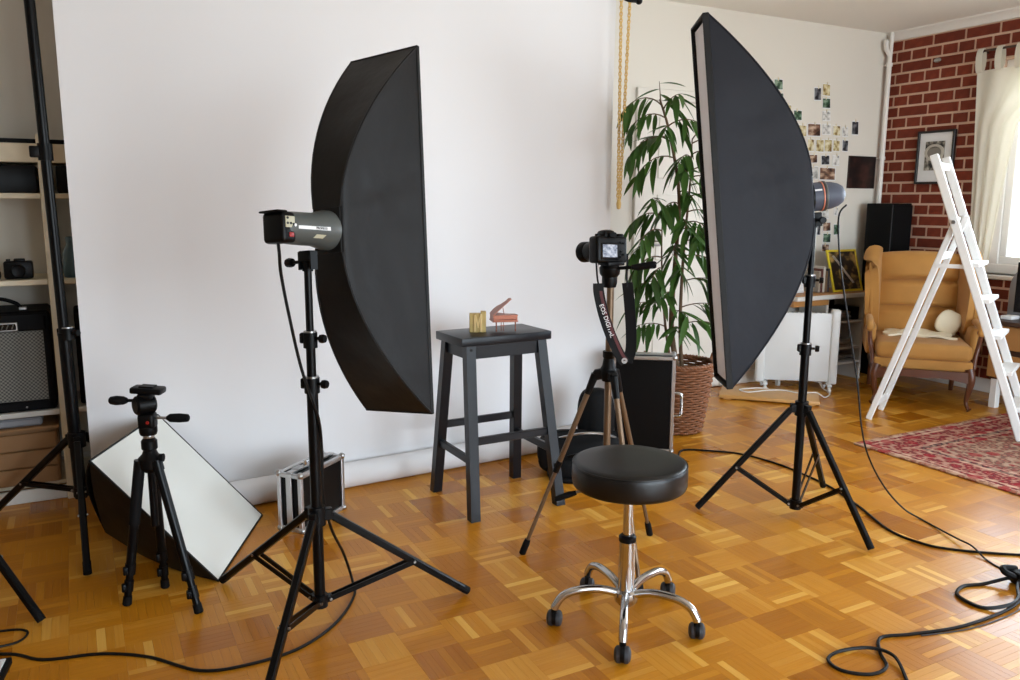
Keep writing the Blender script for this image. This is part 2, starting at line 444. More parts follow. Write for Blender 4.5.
near = set((t[2], t[3]) for t in vis[:299])
first = True; rest = bmesh.new()
for cx, cy, ix, iy in tiles:
    rz = 0 if (ix+iy) % 2 == 0 else PI/2
    zo = random.uniform(-.0002, 0)
    if (ix, iy) in near:
        o = tile_ob if first else tile_ob.copy()
        if not first: COL.objects.link(o)
        first = False; o.parent = fl; o.location = (cx, cy, zo); o.rotation_euler = (0, 0, rz)
    else:
        tmp = tile_me.copy(); tmp.transform(Mx.Translation((cx, cy, zo)) @ Mx.Rotation(rz, 4, 'Z')); rest.from_mesh(tmp); bpy.data.meshes.remove(tmp)
rb = B(); rb.bm.free(); rb.bm = rest
ro = rb.obj('parquet_field', 'parquet', fl, recalc=False, sharp=1); ro['kind'] = 'stuff'

struct(B().box(((XL+XR)/2, (YF+YB)/2, ZC+.1), (XR-XL+.5, YB-YF+.5, .2)).obj('ceiling', 'ceiling_white'))
struct(B().box(((XL+XR)/2, YB+WT/2, ZC/2), (XR-XL+.5, WT, ZC)).obj('wall_back', 'wall_white'))
struct(B().box((XL-WT/2, (YF+YB)/2, ZC/2), (WT, YB-YF, ZC)).obj('wall_left', 'wall_white'))
def wall_with_windows(name, side, mats):
    b = B(); ops = sorted([w for w in WINS if w[0] == side], key=lambda w: w[1])
    lo, hi = (YF, YB) if side == 'right' else (XL, XR)
    def piece(a, c, z0, z1):
        if c-a < 1e-4: return
        if side == 'right': b.box((XR+WT/2, (a+c)/2, (z0+z1)/2), (WT, c-a, z1-z0))
        else: b.box(((a+c)/2, YF-WT/2, (z0+z1)/2), (c-a, WT, z1-z0))
    cur = lo
    for _, a, c, z0, z1 in ops:
        piece(cur, a, 0, ZC); piece(a, c, 0, z0); piece(a, c, z1, ZC); cur = c
    piece(cur, hi, 0, ZC)
    return struct(b.obj(name, mats))
wr = wall_with_windows('wall_right', 'right', 'mortar')
wr['label'] = 'red brick wall with pale mortar beside the window'
wf = wall_with_windows('wall_front', 'front', 'wall_white')

# bricks of the right wall, each its own piece: courses of stretchers and of headers by turns
CH, BT = .0785, .022
def brick_mesh(L, name):
    b = B(); b.box((0, 0, 0), (BT, L, CH-.016), bev=.0015, seg=1)
    o = b.obj(name, 'brick', wr); return o
bs, bh = .222, .1035
proto = {}
def put_brick(L, y, z):
    key = round(L, 4)
    if key not in proto:
        proto[key] = o = brick_mesh(L, 'brick')
    else:
        o = proto[key].copy(); COL.objects.link(o); o.parent = wr
    o.location = (XR - BT/2 + .0175 + random.uniform(-.001, .001), y, z)
    o.rotation_euler = (random.uniform(-.003, .003), 0, random.uniform(-.004, .004))
YEND = 3.02
nrow = int(ZC/CH); nb = 0
for r in range(nrow):
    z = ZC - .06 - (r+.5)*CH
    if z < .55: break
    pitch = bs+.012 if r % 2 == 0 else bh+.0065
    Lb = bs if r % 2 == 0 else bh
    y = YB - .003; first_len = (.105 if r % 2 == 0 else .058)
    k = 0
    while y > YEND:
        L_ = first_len if k == 0 else Lb
        if y - L_ < 3.405 and z < 2.20+CH/2 and z > .80-CH/2:      # stop at the window reveal
            L2 = y - 3.405
            if L2 > .03: put_brick(L2, y-L2/2, z); nb += 1
            break
        put_brick(L_, y-L_/2, z); nb += 1
        y -= L_ + .0155; k += 1
# the courses below, hidden behind the armchair and the sideboard, and those away from the photograph's view
bq = B()
for r in range(nrow):
    z = ZC - .06 - (r+.5)*CH
    Lb = bs if r % 2 == 0 else bh
    y = YB - .003 if z < .55 else YEND
    while y > YF + .3:
        y2 = y - Lb
        hit = any(s == 'right' and a-.005 < y and y2 < c+.005 and z > z0-CH/2 and z < z1+CH/2 for s, a, c, z0, z1 in WINS)
        if not hit: bq.box((XR-BT/2+.0175, (y+y2)/2, z), (BT, Lb, CH-.016), bev=.0015, seg=1)
        y = y2 - .0115
o = bq.obj('brick_courses', 'brick', wr); o['kind'] = 'stuff'

# crown moulding, corner pipe, baseboard
def moulding(name, p0, p1, inward):
    b = B(); p0, p1, n = V(p0), V(p1), V(inward)
    prof = [(0, 0), (.055, 0), (.055, -.012), (.04, -.02), (.026, -.042), (.02, -.058), (0, -.06)]
    a = [b.bm.verts.new(p0 + n*x + V((0, 0, z))) for x, z in prof]; c = [b.bm.verts.new(p1 + n*x + V((0, 0, z))) for x, z in prof]
    for i in range(len(prof)): j = (i+1) % len(prof); b.bm.faces.new((a[i], a[j], c[j], c[i]))
    b.bm.faces.new(a); b.bm.faces.new(c[::-1])
    return struct(b.obj(name, 'trim_white'))
moulding('trim_1', (XR, YB, ZC), (XR, YF, ZC), (-1, 0, 0))
bb = B(); bb.box(((XL+3.12)/2, YB-.008, .045), (3.12-XL, .016, .09), bev=.004, seg=1); bb.box(((4.02+XR)/2, YB-.008, .045), (XR-4.02, .016, .09), bev=.004, seg=1)
struct(bb.obj('baseboard_back', 'trim_white'))
struct(B().box((XR-.006, (YF+YB)/2, .045), (.03, YB-YF, .09), bev=.004, seg=1).obj('baseboard_right', 'trim_white'))

pp = thing('heating_pipe', 'white painted heating pipe running up the corner by brick wall', 'pipe', (XR-.055, YB-.05, 0))
b = B(); b.tube([(XR-.055, YB-.05, 0), (XR-.055, YB-.05, 2.28)], .017, 12); b.tube(smooth_path([(XR-.055, YB-.05, 2.28), (XR-.058, YB-.05, 2.33), (XR-.095, YB-.045, 2.38), (XR-.10, YB-.045, 2.44)], 5), .015, 10)
b.tube([(XR-.055, YB-.05, 2.28), (XR-.05, YB-.05, 2.5)], .015, 10)
b.obj('pipe_run', 'trim_white', pp)
for z in (.7, 1.6, 2.27):
    b = B(); b.tube([(XR-.055, YB-.05, z-.012), (XR-.055, YB-.05, z+.012)], .022, 12); b.box((XR-.055, YB-.02, z), (.012, .05, .012)); b.obj('wall_clip', 'trim_white', pp)

# flush white door behind the plant
dr = struct(bpy.data.objects.new('door_1', None)); COL.objects.link(dr); dr.location = (3.57, YB, 0); WORLD['door_1'] = Mx.Translation((3.57, YB, 0))
b = B(); x0, x1, zt = 3.14, 4.00, 1.90
for c, d in (((x0+.04, YB-.012, zt/2), (.08, .024, zt)), ((x1-.04, YB-.012, zt/2), (.08, .024, zt)), (((x0+x1)/2, YB-.012, zt+.035), (x1-x0, .024, .07))): b.box(c, d, bev=.004, seg=1)
b.obj('door_frame', 'door_white', dr)
b = B(); b.box(((x0+x1)/2, YB-.006, zt/2), (x1-x0-.168, .012, zt-.01))
for za, zb in ((.15, .75), (.90, 1.32), (1.42, 1.80)):
    b.box(((x0+x1)/2, YB-.014, (za+zb)/2), (x1-x0-.36, .010, zb-za), bev=.004, seg=1)
b.obj('door_leaf', 'door_white', dr)
b = B(); b.tube([(3.25, YB-.012, 1.0), (3.25, YB-.055, 1.0), (3.34, YB-.055, 1.0)], .009, 8); b.obj('door_handle', 'steel', dr)

# windows
for i, (side, a, c, z0, z1) in enumerate(WINS):
    mid = (a+c)/2
    loc = (XR+.1, mid, z0) if side == 'right' else (mid, YF-.1, z0)
    w_ = struct(bpy.data.objects.new('window_%d' % (i+1), None)); COL.objects.link(w_); w_.location = loc; WORLD[w_.name] = Mx.Translation(loc)
    def P(u, z, d=0): return (XR+.10+d, u, z) if side == 'right' else (u, YF-.10-d, z)
    def D(u, z, d): return (d, u, z) if side == 'right' else (u, d, z)
    b = B(); fw = .07
    b.box(P(mid, z0+fw/2), D(c-a, fw, .07), bev=.006, seg=1); b.box(P(mid, z1-fw/2), D(c-a, fw, .07), bev=.006, seg=1)
    b.box(P(a+fw/2, (z0+z1)/2), D(fw, z1-z0-2*fw+.004, .068), bev=.003, seg=1); b.box(P(c-fw/2, (z0+z1)/2), D(fw, z1-z0-2*fw+.004, .068), bev=.003, seg=1)
    b.obj('window_frame', 'trim_white', w_)
    n = max(2, round((c-a)/1.07))
    for k in range(n):
        u0 = a+fw+(c-a-2*fw)*k/n; u1 = a+fw+(c-a-2*fw)*(k+1)/n
        b = B(); q = .05
        for cc, dd in ((P((u0+u1)/2, z0+fw+q/2), D(u1-u0, q, .05)), (P((u0+u1)/2, z1-fw-q/2), D(u1-u0, q, .05)), (P(u0+q/2, (z0+z1)/2), D(q-.001, z1-z0-2*fw-2*q+.004, .048)), (P(u1-q/2, (z0+z1)/2), D(q-.001, z1-z0-2*fw-2*q+.004, .048))): b.box(cc, dd, bev=.005, seg=1)
        sh = b.obj('sash', 'trim_white', w_)
        B().box(P((u0+u1)/2, (z0+z1)/2), D(u1-u0-2*q+.01, z1-z0-2*fw-2*q+.01, .004)).obj('pane', 'window_glass', sh)
    if side == 'right': B().box((XR+.11, mid, z0-.015), (.28, c-a, .03), bev=.006, seg=1).obj('window_sill', 'trim_white', w_)

# ------------------------------------------------------------------ paper backdrop, roll, brackets, chain
SL = .057                                    # the backdrop hangs a little askew of the wall
def bd(x, off=0.): return V((x, 3.385 + SL*x + off, 0))
BX0, BX1 = 0.0, 2.505
t = thing('paper_backdrop', 'wide white seamless paper backdrop hanging down to a roll on the floor', 'backdrop', bd(1.25))
def bdf(u, v):
    x = BX0 + (BX1-BX0)*u; z = .06 + (2.36-.06)*v
    off = -.004*math.sin(u*9+v*2)*(1-abs(2*v-1)) + .05 - .004*math.sin(v*7)
    return bd(x, off) + V((0, 0, z))
B().sheet(bdf, 30, 30, .0015).obj('paper_sheet', 'paper', t)
b = B(); a, c = bd(BX0+.03) + V((0, 0, .056)), bd(BX1) + V((0, 0, .056)); b.tube([a, c], .056, 24); b.obj('paper_roll', 'paper', t, sharp=50)
b = B(); b.tube([a - (c-a).normalized()*.01, a + (c-a).normalized()*.002], .030, 16); b.obj('cardboard_core', 'cardboard', t)
b = B(); b.tube([bd(BX0, .02) + V((0, 0, 2.38)), bd(BX1, .02) + V((0, 0, 2.38))], .045, 20); b.tube([bd(BX0-.08, .02) + V((0, 0, 2.38)), bd(BX1+.08, .02) + V((0, 0, 2.38))], .02, 12); b.obj('upper_roll', 'paper', t)
for k, x in enumerate((BX0-.06, BX1+.03)):
    br = thing('roll_bracket', ('black metal bracket holding the backdrop roll above the tall pole', 'black metal bracket holding the backdrop roll above the beige chain')[k], 'bracket', bd(x, .02)+V((0, 0, 2.5)))
    b = B(); p = bd(x, .02); b.box(p+V((0, 0, 2.44)), (.05, .05, .12), bev=.006); b.box(p+V((0, 0, 2.495)), (.09, .09, .01)); b.obj('bracket_body', 'black_satin', br)
    b = B(); b.tube(smooth_path([p+V((-.05, -.03, 2.42)), p+V((-.06, -.045, 2.30)), p+V((-.03, -.05, 2.262)), p+V((.03, -.05, 2.258)), p+V((.07, -.045, 2.275)), p+V((.07, -.03, 2.40))], 6), .008, 8)
    if k == 1: b.ball(p+V((.055, -.05, 2.262)), .018)
    b.obj('hook', 'black_satin', br)
# beaded pull chain: two strands that meet low down
ch = thing('pull_chain', 'beige plastic link chain loop hanging beside the paper backdrop', 'chain', (2.53, 3.46, 1.25))
def chain_strand(b, p0, p1, n):
    p0, p1 = V(p0), V(p1); d = (p1-p0)
    for i in range(n):
        c = p0 + d*((i+.5)/n); tw = 0 if i % 2 else PI/2; L = d.length/n*.78
        x = V((math.cos(tw+.4), math.sin(tw+.4), 0)); z = d.normalized()
        pts = [c + x*.0075*math.cos(q) + z*L*math.sin(q) for q in [2*PI*k/10 for k in range(10)]]
        b.tube(pts, .0028, 5, closed=True)
b = B(); q0 = bd(BX1+.012, -.02)
chain_strand(b, q0+V((-.028, 0, 2.262)), q0+V((-.018, 0, 1.28)), 62); b.obj('chain_strand', 'chain_beige', ch)
b = B(); chain_strand(b, q0+V((.024, 0, 2.262)), q0+V((-.006, 0, 1.28)), 62); b.obj('chain_strand', 'chain_beige', ch)
b = B(); b.lathe([(0, -.03), (.010, -.026), (.013, 0), (.008, .02), (0, .024)], q0+V((-.012, 0, 1.262)), n=12); b.obj('chain_weight', 'chain_beige', ch)

# ------------------------------------------------------------------ light stands
def light_stand(label, c, zc, zl, feet, top, clamps, rp=.0145, rl=.0115, jf=.58, group=None, sections=None, lean=0.):
    c = V((c[0], c[1], 0)); t = thing('light_stand', label, 'light stand', c, group=group)
    sec = sections or [(zl-.02, clamps[-1], rp), (clamps[-1], clamps[0], rp*.82), (clamps[0], top, rp*.66)]
    for z0, z1, r in sec:
        b = B(); b.tube([c+V((lean*z0, 0, z0)), c+V((lean*z1, 0, z1))], r, 14); b.obj('pole_section', 'black_metal', t)
    for i, z in enumerate(clamps):
        r = rp*1.35 - .002*(len(clamps)-1-i)
        b = B(); b.tube([c+V((0, 0, z-.028)), c+V((0, 0, z+.016))], r, 14); b.box(c+V((0, 0, z))-R0*r*1.05, (.016, .018, .03), Mx.Rotation(-YAW, 3, 'Z'), .003, 1)
        cl = b.obj('clamp', 'black_plastic', t)
        b = B(); d = R0*.8 - V((F.x, F.y, 0))*.3; b.tube([c+V((0, 0, z))+d*r*.8, c+V((0, 0, z))+d*(r+.018)], .005, 8); b.lathe([(0, .016), (.012, .016), (.013, .024), (.011, .032), (0, .032)], c+V((0, 0, z))+d*r, d, 10); b.obj('clamp_knob', 'black_plastic', cl)
        b = B(); b.tube([c+V((0, 0, z+.017)), c+V((0, 0, z+.021))], r*.9, 14); b.obj('bright_ring', 'steel', cl)
    b = B(); b.tube([c+V((0, 0, zc-.03)), c+V((0, 0, zc+.028))], rp*1.55, 16)
    for f in feet:
        d = (V((f[0], f[1], 0))-c).normalized(); b.bar(c+V((0, 0, zc)), c+V((0, 0, zc))+d*.045, .024, .036, bev=.003)
    b.obj('leg_collar', 'black_plastic', t)
    b = B(); b.tube([c+V((0, 0, zl-.022)), c+V((0, 0, zl+.016))], rp*1.4, 16)
    for f in feet:
        d = (V((f[0], f[1], 0))-c).normalized(); b.bar(c+V((0, 0, zl)), c+V((0, 0, zl))+d*.035, .022, .022, bev=.002)
    b.obj('brace_collar', 'black_plastic', t)
    for f in feet:
        foot = V((f[0], f[1], rl)); d = (V((f[0], f[1], 0))-c).normalized(); a = c+V((0, 0, zc-.004))+d*.04
        b = B(); dd = (foot-a).normalized(); b.bar(a, foot-dd*.02, rl*1.9, rl*2.0, bev=.004); lg = b.obj('leg', 'black_metal', t)
        b = B(); b.tube([foot-dd*.045, foot], rl*1.15, 10); b.obj('rubber_foot', 'black_rubber', lg)
        j = a+(foot-a)*jf; e = c+V((0, 0, zl))+d*.03; sd = d.cross(V((0, 0, 1)))
        b = B()
        for s_ in (-1, 1): b.bar(e+sd*s_*.009, j+sd*s_*.012, .004, .016)
        bc = b.obj('brace', 'black_metal', t)
        for q in (e, j): b = B(); b.tube([q-sd*.017, q+sd*.017], .0042, 8); b.obj('rivet', 'steel', bc)
    return t
def ring_feet(c, r, a0): return [(c[0]+r*math.cos(a0+k*2*PI/3), c[1]+r*math.sin(a0+k*2*PI/3)) for k in range(3)]
LS = (.578, 2.295); RS = (2.548, 2.272); PS = (-.043, 3.45)
light_stand('black tripod light stand carrying the strobe with printed white band', LS, .352, .085, [(.36, 2.722), (1.058, 2.27), (.317, 1.893)], 1.12, [.884, .752], rp=.0165)
light_stand('black tripod light stand carrying the strobe with an orange stripe', RS, .453, .05, [(2.223, 2.498), (2.515, 1.877), (2.906, 2.441)], 1.22, [.971, .699], rp=.017)
light_stand('tall thin black pole stand in front of the wooden shelf', PS, .365, .16, [(-.04, 2.982), (.34, 3.70), (-.37, 3.77)], 2.42, [.78], rp=.020, rl=.0125,
            sections=[(.13, .78, .0225), (.78, 2.42, .018)], lean=-.014)
light_stand('black stand beside blue mat, with one leg reaching onto the parquet', (-.45, 2.95), .45, .12, [(-.169, 2.694), (-.371, 3.322), (-.811, 2.833)], 1.5, [1.2, .8], rp=.0165)
b = B(); c = V((PS[0]-.02, PS[1], 1.44)); b.box(c+V((-.030, 0, 0)), (.04, .03, .04), bev=.004); b.tube([c-V((0, 0, .03)), c+V((0, 0, .03))], .025, 14)
tag(b.obj('pole_clamp', 'black_satin', loc=c), 'small black clamp fixed round the tall pole', 'clamp')

# ------------------------------------------------------------------ strobes and softboxes
def sb_frame(Mnt, a, e, ro):
    ax = V((math.cos(a)*math.cos(e), math.sin(a)*math.cos(e), math.sin(e))); s = V((math.sin(a), -math.cos(a), 0)); u = s.cross(ax)
    if u.z < 0: u = -u
    s2 = s*math.cos(ro)+u*math.sin(ro); u2 = -s*math.sin(ro)+u*math.cos(ro)
    return frame(Mnt, ax, s2, u2)
def softbox(label, M, x0, x1, Wd, Ln, ex, fab, r0=.066, lip=.014):
    t = thing('softbox', label, 'softbox', M.translation)
    def hw(u): k = u**ex; return r0*.8+(Wd/2-r0*.8)*u**.6, r0+(Ln/2-r0)*k
    n = 20
    def us(i): return (i)**1.6
    def edge(u, sy, sz): w, h = hw(u); return V((x0+(x1-x0)*u, sy*w, sz*h))
    def panel(fn, nm):
        b = B(M); b.sheet(fn, 36, 44, .003); return b.obj(nm, fab, t, sharp=60)
    def billow(v, u): return math.sin(PI*v)*.022*math.sin(PI*min(1, u*1.02))
    def crumple(p, v, u):      # soft creases in the fabric, none at the seams
        q = V((p.x*5, p.y*5, p.z*13)); q2 = V((p.x*16, p.y*9, p.z*30))
        return (noise.noise(q)*.0055 + abs(noise.noise(q2))*.0028)*math.sin(PI*v)**.5*max(0, math.sin(PI*min(1, u)))**.5
    for sy in (-1, 1):
        def f(i, v, sy=sy):
            u = us(i); p = edge(u, sy, -1).lerp(edge(u, sy, 1), v); p.y -= sy*(billow(v, u)*.8 + crumple(p, v, u)); return p
        panel(f, 'side_panel')
    for sz in (-1, 1):
        def f(i, v, sz=sz):
            u = us(i); p = edge(u, -1, sz).lerp(edge(u, 1, sz), v); p.z -= sz*(billow(v, u)*.6 + crumple(p, v, u)); return p
        panel(f, 'end_panel')
    for sy in (-1, 1):
        for sz in (-1, 1):
            b = B(M); b.tube([edge(us(i/15), sy, sz) for i in range(16)], .0042, 6); b.obj('seam', fab, t)
    b = B(M); th = .008
    for sz in (-1, 1): b.box((x1+lip/2-.004, 0, sz*Ln/2), (lip, Wd+th, th), bev=.002, seg=1)
    for sy in (-1, 1): b.box((x1+lip/2-.004, sy*Wd/2, 0), (lip, th, Ln+th), bev=.002, seg=1)
    b.obj('front_lip', 'softbox_black', t)
    b = B(M)
    b.sheet(lambda i, v: V((x1+.004+.006*math.sin(PI*i)*math.sin(PI*v), (i-.5)*(Wd-.006), (v-.5)*(Ln-.03))), 8, 14, .002)
    b.obj('diffuser', 'diffuser', t)
    b = B(M); b.box((x0, 0, 0), (.008, r0*1.62, r0*2.02), bev=.003, seg=1); b.obj('rear_panel', fab, t)
    b = B(M); b.lathe([(r0*.55, -.012), (r0*.76, -.012), (r0*.78, .018), (r0*.55, .018), (r0*.55, -.012)], (x0, 0, 0), (1, 0, 0), 28); b.obj('speed_ring', 'black_satin', t)
    return t
ML = sb_frame((.578, 2.295, 1.192), .519, -.077, .095)
MR = sb_frame((2.548, 2.272, 1.293), 2.606, -.106, -.022)
softbox('tall black strip softbox seen from behind, next to the bar stool', ML, .085, .361, .266, 1.122, .52, 'softbox_black')
softbox('tall charcoal strip softbox with pale diffuser showing beside the potted plant', MR, .03, .39, .244, 1.392, .58, 'softbox_grey', r0=.08, lip=.024)

def tilt_bracket(M, t, zpole, c):
    b = B(M); b.box((0, 0, -.075), (.03, .045, .03), bev=.004); b.box((0, -.022, -.088), (.026, .006, .05)); b.box((0, .022, -.088), (.026, .006, .05)); b.obj('tilt_bracket', 'black_satin', t)
    p = M @ V((0, 0, -.085)); b = B(); b.tube([(c[0], c[1], zpole-.045), (c[0], c[1], p.z)], .0155, 14); b.obj('stand_socket', 'black_satin', t)
    b = B(M); b.tube([(0, -.025, -.09), (0, -.06, -.09)], .005, 8); b.lathe([(0, 0), (.012, 0), (.014, .01), (.012, .022), (0, .022)], (0, -.06, -.09), (0, -1, 0), 10); b.obj('tilt_knob', 'black_plastic', t)
# left strobe: rounded square body, control panel at its back, white printed band
t = thing('studio_strobe', 'dark grey studio strobe with a white printed band and rear controls', 'strobe', (LS[0], LS[1], 1.09))
b = B(ML); b.lathe([(0, -.10), (.040, -.10), (.043, -.094), (.0455, -.05), (.047, .02), (.053, .045), (.057, .062), (.057, .082), (0, .082)], (0, 0, 0), (1, 0, 0), 32, 1.0, 1.0); b.obj('body', 'strobe_grey', t)
b = B(ML); b.box((-.098, 0, -.002), (.05, .082, .084), bev=.012, seg=3); rear = b.obj('rear_housing', 'black_plastic', t)
b = B(ML); b.box((-.117, 0, .040), (.036, .074, .006), bev=.003); b.obj('rear_visor', 'black_plastic', t)
b = B(ML); b.box((-.097, .0415, .012), (.032, .003, .030), bev=.001); cp = b.obj('control_panel', 'panel_beige', rear)
b = B(ML)
for k, (px, pz) in enumerate(((-.107, .022), (-.107, .008), (-.096, .008), (-.086, .006))): b.tube([(px, .0425, pz), (px, .0450, pz)], .0035, 8)
b.obj('control_knobs', 'ink_black', rear)
b = B(ML); b.tube([(-.081, .0425, .004), (-.081, .0455, .004)], .0042, 10); b.obj('button_white', 'print_white', rear)
b = B(ML); b.box((-.094, .0415, -.022), (.016, .004, .012), bev=.001); b.obj('power_switch', 'red_led', rear)
b = B(ML)
def band(i, v):
    ang = PI/2 - (.05+.16*(v-.5))*1.0*1.6; x = -.066+.112*i; r = .0535+.0006 if x < -.05 else (.0532+.0022*(x+.05)/.07+.0010 if x < .02 else .0555+.0010+.0068*(x-.02)/.025)
    return V((x, r*math.sin(ang), r*math.cos(ang)))
# band runs along the side that faces the room
def band_pt(x, ang, lift=.0008):
    r = .0455+.0015*(x+.05)/.07 if x < .02 else .047+.006*(x-.02)/.025
    if x < -.05: r = .043+.0025*(x+.094)/.044
    return V((x, (r+lift)*math.cos(ang), (r+lift)*math.sin(ang)))
b.sheet(lambda i, v: band_pt(-.070+.112*i, -.02+.19*(v-.5)), 24, 5, .0008); b.obj('white_band', 'print_white', t)
text('lettering', 'PROFILUX', .0090, ML @ frame((.012, .0502, -.0012), (1, .03, 0), (0, 0, 1), (-.03, 1, 0)) @ Mx.Diagonal((1, 1, 1, 1)), 'ink_black', t, .0004)
b = B(ML); b.sheet(lambda i, v: band_pt(-.012+.034*i+.008*v, -.62+.24*v), 6, 5, .0008); b.obj('rating_label', 'panel_beige', t)
tilt_bracket(ML, t, 1.12, LS)
# right strobe: bullet-shaped body, orange stripe, handle behind
t = thing('studio_strobe', 'blue-grey bullet shaped studio strobe with an orange stripe', 'strobe', (RS[0], RS[1], 1.19))
b = B(MR); b.lathe([(0, -.110), (.016, -.109), (.033, -.099), (.044, -.082), (.051, -.058), (.054, -.03), (.056, .036), (0, .036)], (0, 0, 0), (1, 0, 0), 32); b.obj('body', 'strobe_blue_grey', t)
b = B(MR); b.lathe([(.0555, -.021), (.0575, -.0205), (.0575, -.0165), (.0555, -.016), (.0555, -.021)], (0, 0, 0), (1, 0, 0), 32); b.obj('orange_ring', 'orange_stripe', t)
b = B(MR); b.lathe([(.0555, -.034), (.0578, -.032), (.0580, -.026), (.0560, -.025), (.0555, -.034)], (0, 0, 0), (1, 0, 0), 32); b.obj('dark_ring', 'strobe_grey', t)
b = B(MR); b.sheet(lambda i, v: V((-.010+.030*i, -.0578*math.cos(.38+.12*v), .0578*math.sin(.38+.12*v))), 5, 3, .0008); b.obj('maker_badge', 'print_white', t)
tilt_bracket(MR, t, 1.22, RS)

# ------------------------------------------------------------------ black bar stool with its two ornaments
t = thing('bar_stool', 'black painted wooden bar stool with rectangular seat and slanted legs', 'stool', (1.545, 3.02, 0))
SZ = .735; cx, cy = 1.545, 3.02; rs = Mx.Rotation(.045, 3, 'Z')
def sp(x, y, z): q = rs @ V((x, y, 0)); return V((cx+q.x, cy+q.y, z))
b = B(); b.box(sp(-.012, 0, SZ-.0175), (.425, .24, .035), rs, .004, 2); b.obj('seat', 'stool_paint', t)
tops = {}; bots = {}
for sx_ in (-1, 1):
    for sy_ in (-1, 1):
        tp = sp(-.012+sx_*.168, sy_*.095, SZ-.034); bt = V((1.545+sx_*.200, 3.02+sy_*.196, 0)); tops[sx_, sy_] = tp; bots[sx_, sy_] = bt
        b = B(); w = .0205
        def corner(p, i): return p + V(((-w, -w), (w, -w), (w, w), (-w, w))[i]).to_3d()
        b.poly([corner(bt, i) for i in range(4)]+[corner(tp, i) for i in range(4)], [(3, 2, 1, 0), (4, 5, 6, 7)]+[(i, (i+1) % 4, 4+(i+1) % 4, 4+i) for i in range(4)])
        b.obj('leg', 'stool_paint', t)
def legp(k, z): a, c = bots[k], tops[k]; return a.lerp(c, z/c.z)
for sy_ in (-1, 1): b = B(); b.bar(legp((-1, sy_), SZ-.062), legp((1, sy_), SZ-.062), .02, .055); b.obj('apron', 'stool_paint', t)
for sx_ in (-1, 1): b = B(); b.bar(legp((sx_, -1), SZ-.062), legp((sx_, 1), SZ-.062), .02, .055); b.obj('apron', 'stool_paint', t)
for k1, k2, z in (((-1, -1), (1, -1), .315), ((-1, 1), (1, 1), .315), ((-1, -1), (-1, 1), .235), ((1, -1), (1, 1), .235)):
    b = B(); b.bar(legp(k1, z), legp(k2, z), .02, .032, bev=.003); b.obj('footrest_rail', 'stool_paint', t)
b = B(); p = legp((-1, -1), SZ-.05); b.tube([p+V((0, -.020, 0)), p+V((0, -.0225, 0))], .006, 10); b.obj('screw_cap', 'black_satin', t)

# brass letter block
t = thing('brass_ornament', 'small brass block with a cut out letter on black bar stool', 'ornament', (1.452, 3.005, SZ))
Mq = frame((1.452, 3.005, SZ), R0*.97+V((F.x, F.y, 0))*.1, V((0, 0, 1)), (R0*.97+V((F.x, F.y, 0))*.1).cross(V((0, 0, 1))))
mat('brass_light', (214, 192, 140), .3, metal=1)
b = B(Mq); b.box((-.012, .040, -.014), (.046, .080, .026), bev=.001, seg=1); b.obj('block', 'brass', t)
b = B(Mq); b.box((.024, .044, -.014), (.022, .088, .030), bev=.001, seg=1); b.obj('side_plate', 'brass', t)
lw = .0085
b = B(Mq); b.prism([(-.016, .004), (-.016, .074), (-.016+lw, .074), (.001, .042), (.018-lw, .076), (.018, .076), (.018, .004), (.018-lw, .004), (.018-lw, .052), (.003, .020), (-.001, .020), (-.016+lw, .052), (-.016+lw, .004)], Mx.Translation((0, 0, .002)), .008); b.obj('letter_face', 'brass_light', t)
# copper grand piano miniature
pc = V((1.568, 3.00, SZ)); t = thing('miniature_piano', 'copper miniature grand piano with raised lid on black bar stool', 'ornament', pc)
xr = (R0*.98 + V((F.x, F.y, 0))*.2).normalized(); yb = V((0, 0, 1)).cross(xr)
Mp = frame(pc, xr, yb, (0, 0, 1))
out = [(-.047, -.028), (.055, -.028), (.057, .0), (.05, .02), (.03, .022), (.01, .036), (-.005, .058), (-.025, .066), (-.047, .056)]
b = B(Mp); b.prism(out, Mx.Translation((0, 0, .056)), .024); b.obj('case', 'copper', t)
b = B(Mp); b.prism([(x*1.05, y*1.05) for x, y in out], Mx.Translation((0, 0, .0425)), .004); b.prism([(x*1.03, y*1.03) for x, y in out], Mx.Translation((0, 0, .068)), .003); b.obj('case_moulding', 'copper', t)
Ml = Mx.Translation((-.047, 0, .070)) @ Mx.Rotation(-.72, 4, 'Y') @ Mx.Translation((.047, 0, 0))
b = B(Mp); b.prism(out, Ml, .003); b.obj('lid', 'copper', t)
b = B(Mp); b.tube([(.0, -.02, .068), (-.005, -.016, .10)], .0016, 6); b.obj('lid_prop', 'copper', t)
for lx, ly in ((-.034, -.022), (.048, -.018), (-.02, .05)):
    b = B(Mp); b.lathe([(.0022, 0), (.0035, .004), (.002, .012), (.003, .034), (.0042, .043), (0, .045)], (lx, ly, 0), n=8); b.obj('leg', 'copper', t)
b = B(Mp); b.tube([(-.012, -.016, .002), (-.012, -.016, .043)], .0015, 6); b.tube([(-.002, -.016, .002), (-.002, -.016, .043)], .0015, 6); b.box((-.007, -.018, .025), (.02, .004, .003)); b.obj('pedal_lyre', 'copper', t)
b = B(Mp); b.box((.0, -.034, .049), (.098, .014, .006), bev=.001, seg=1); b.obj('keyboard', 'copper', t)

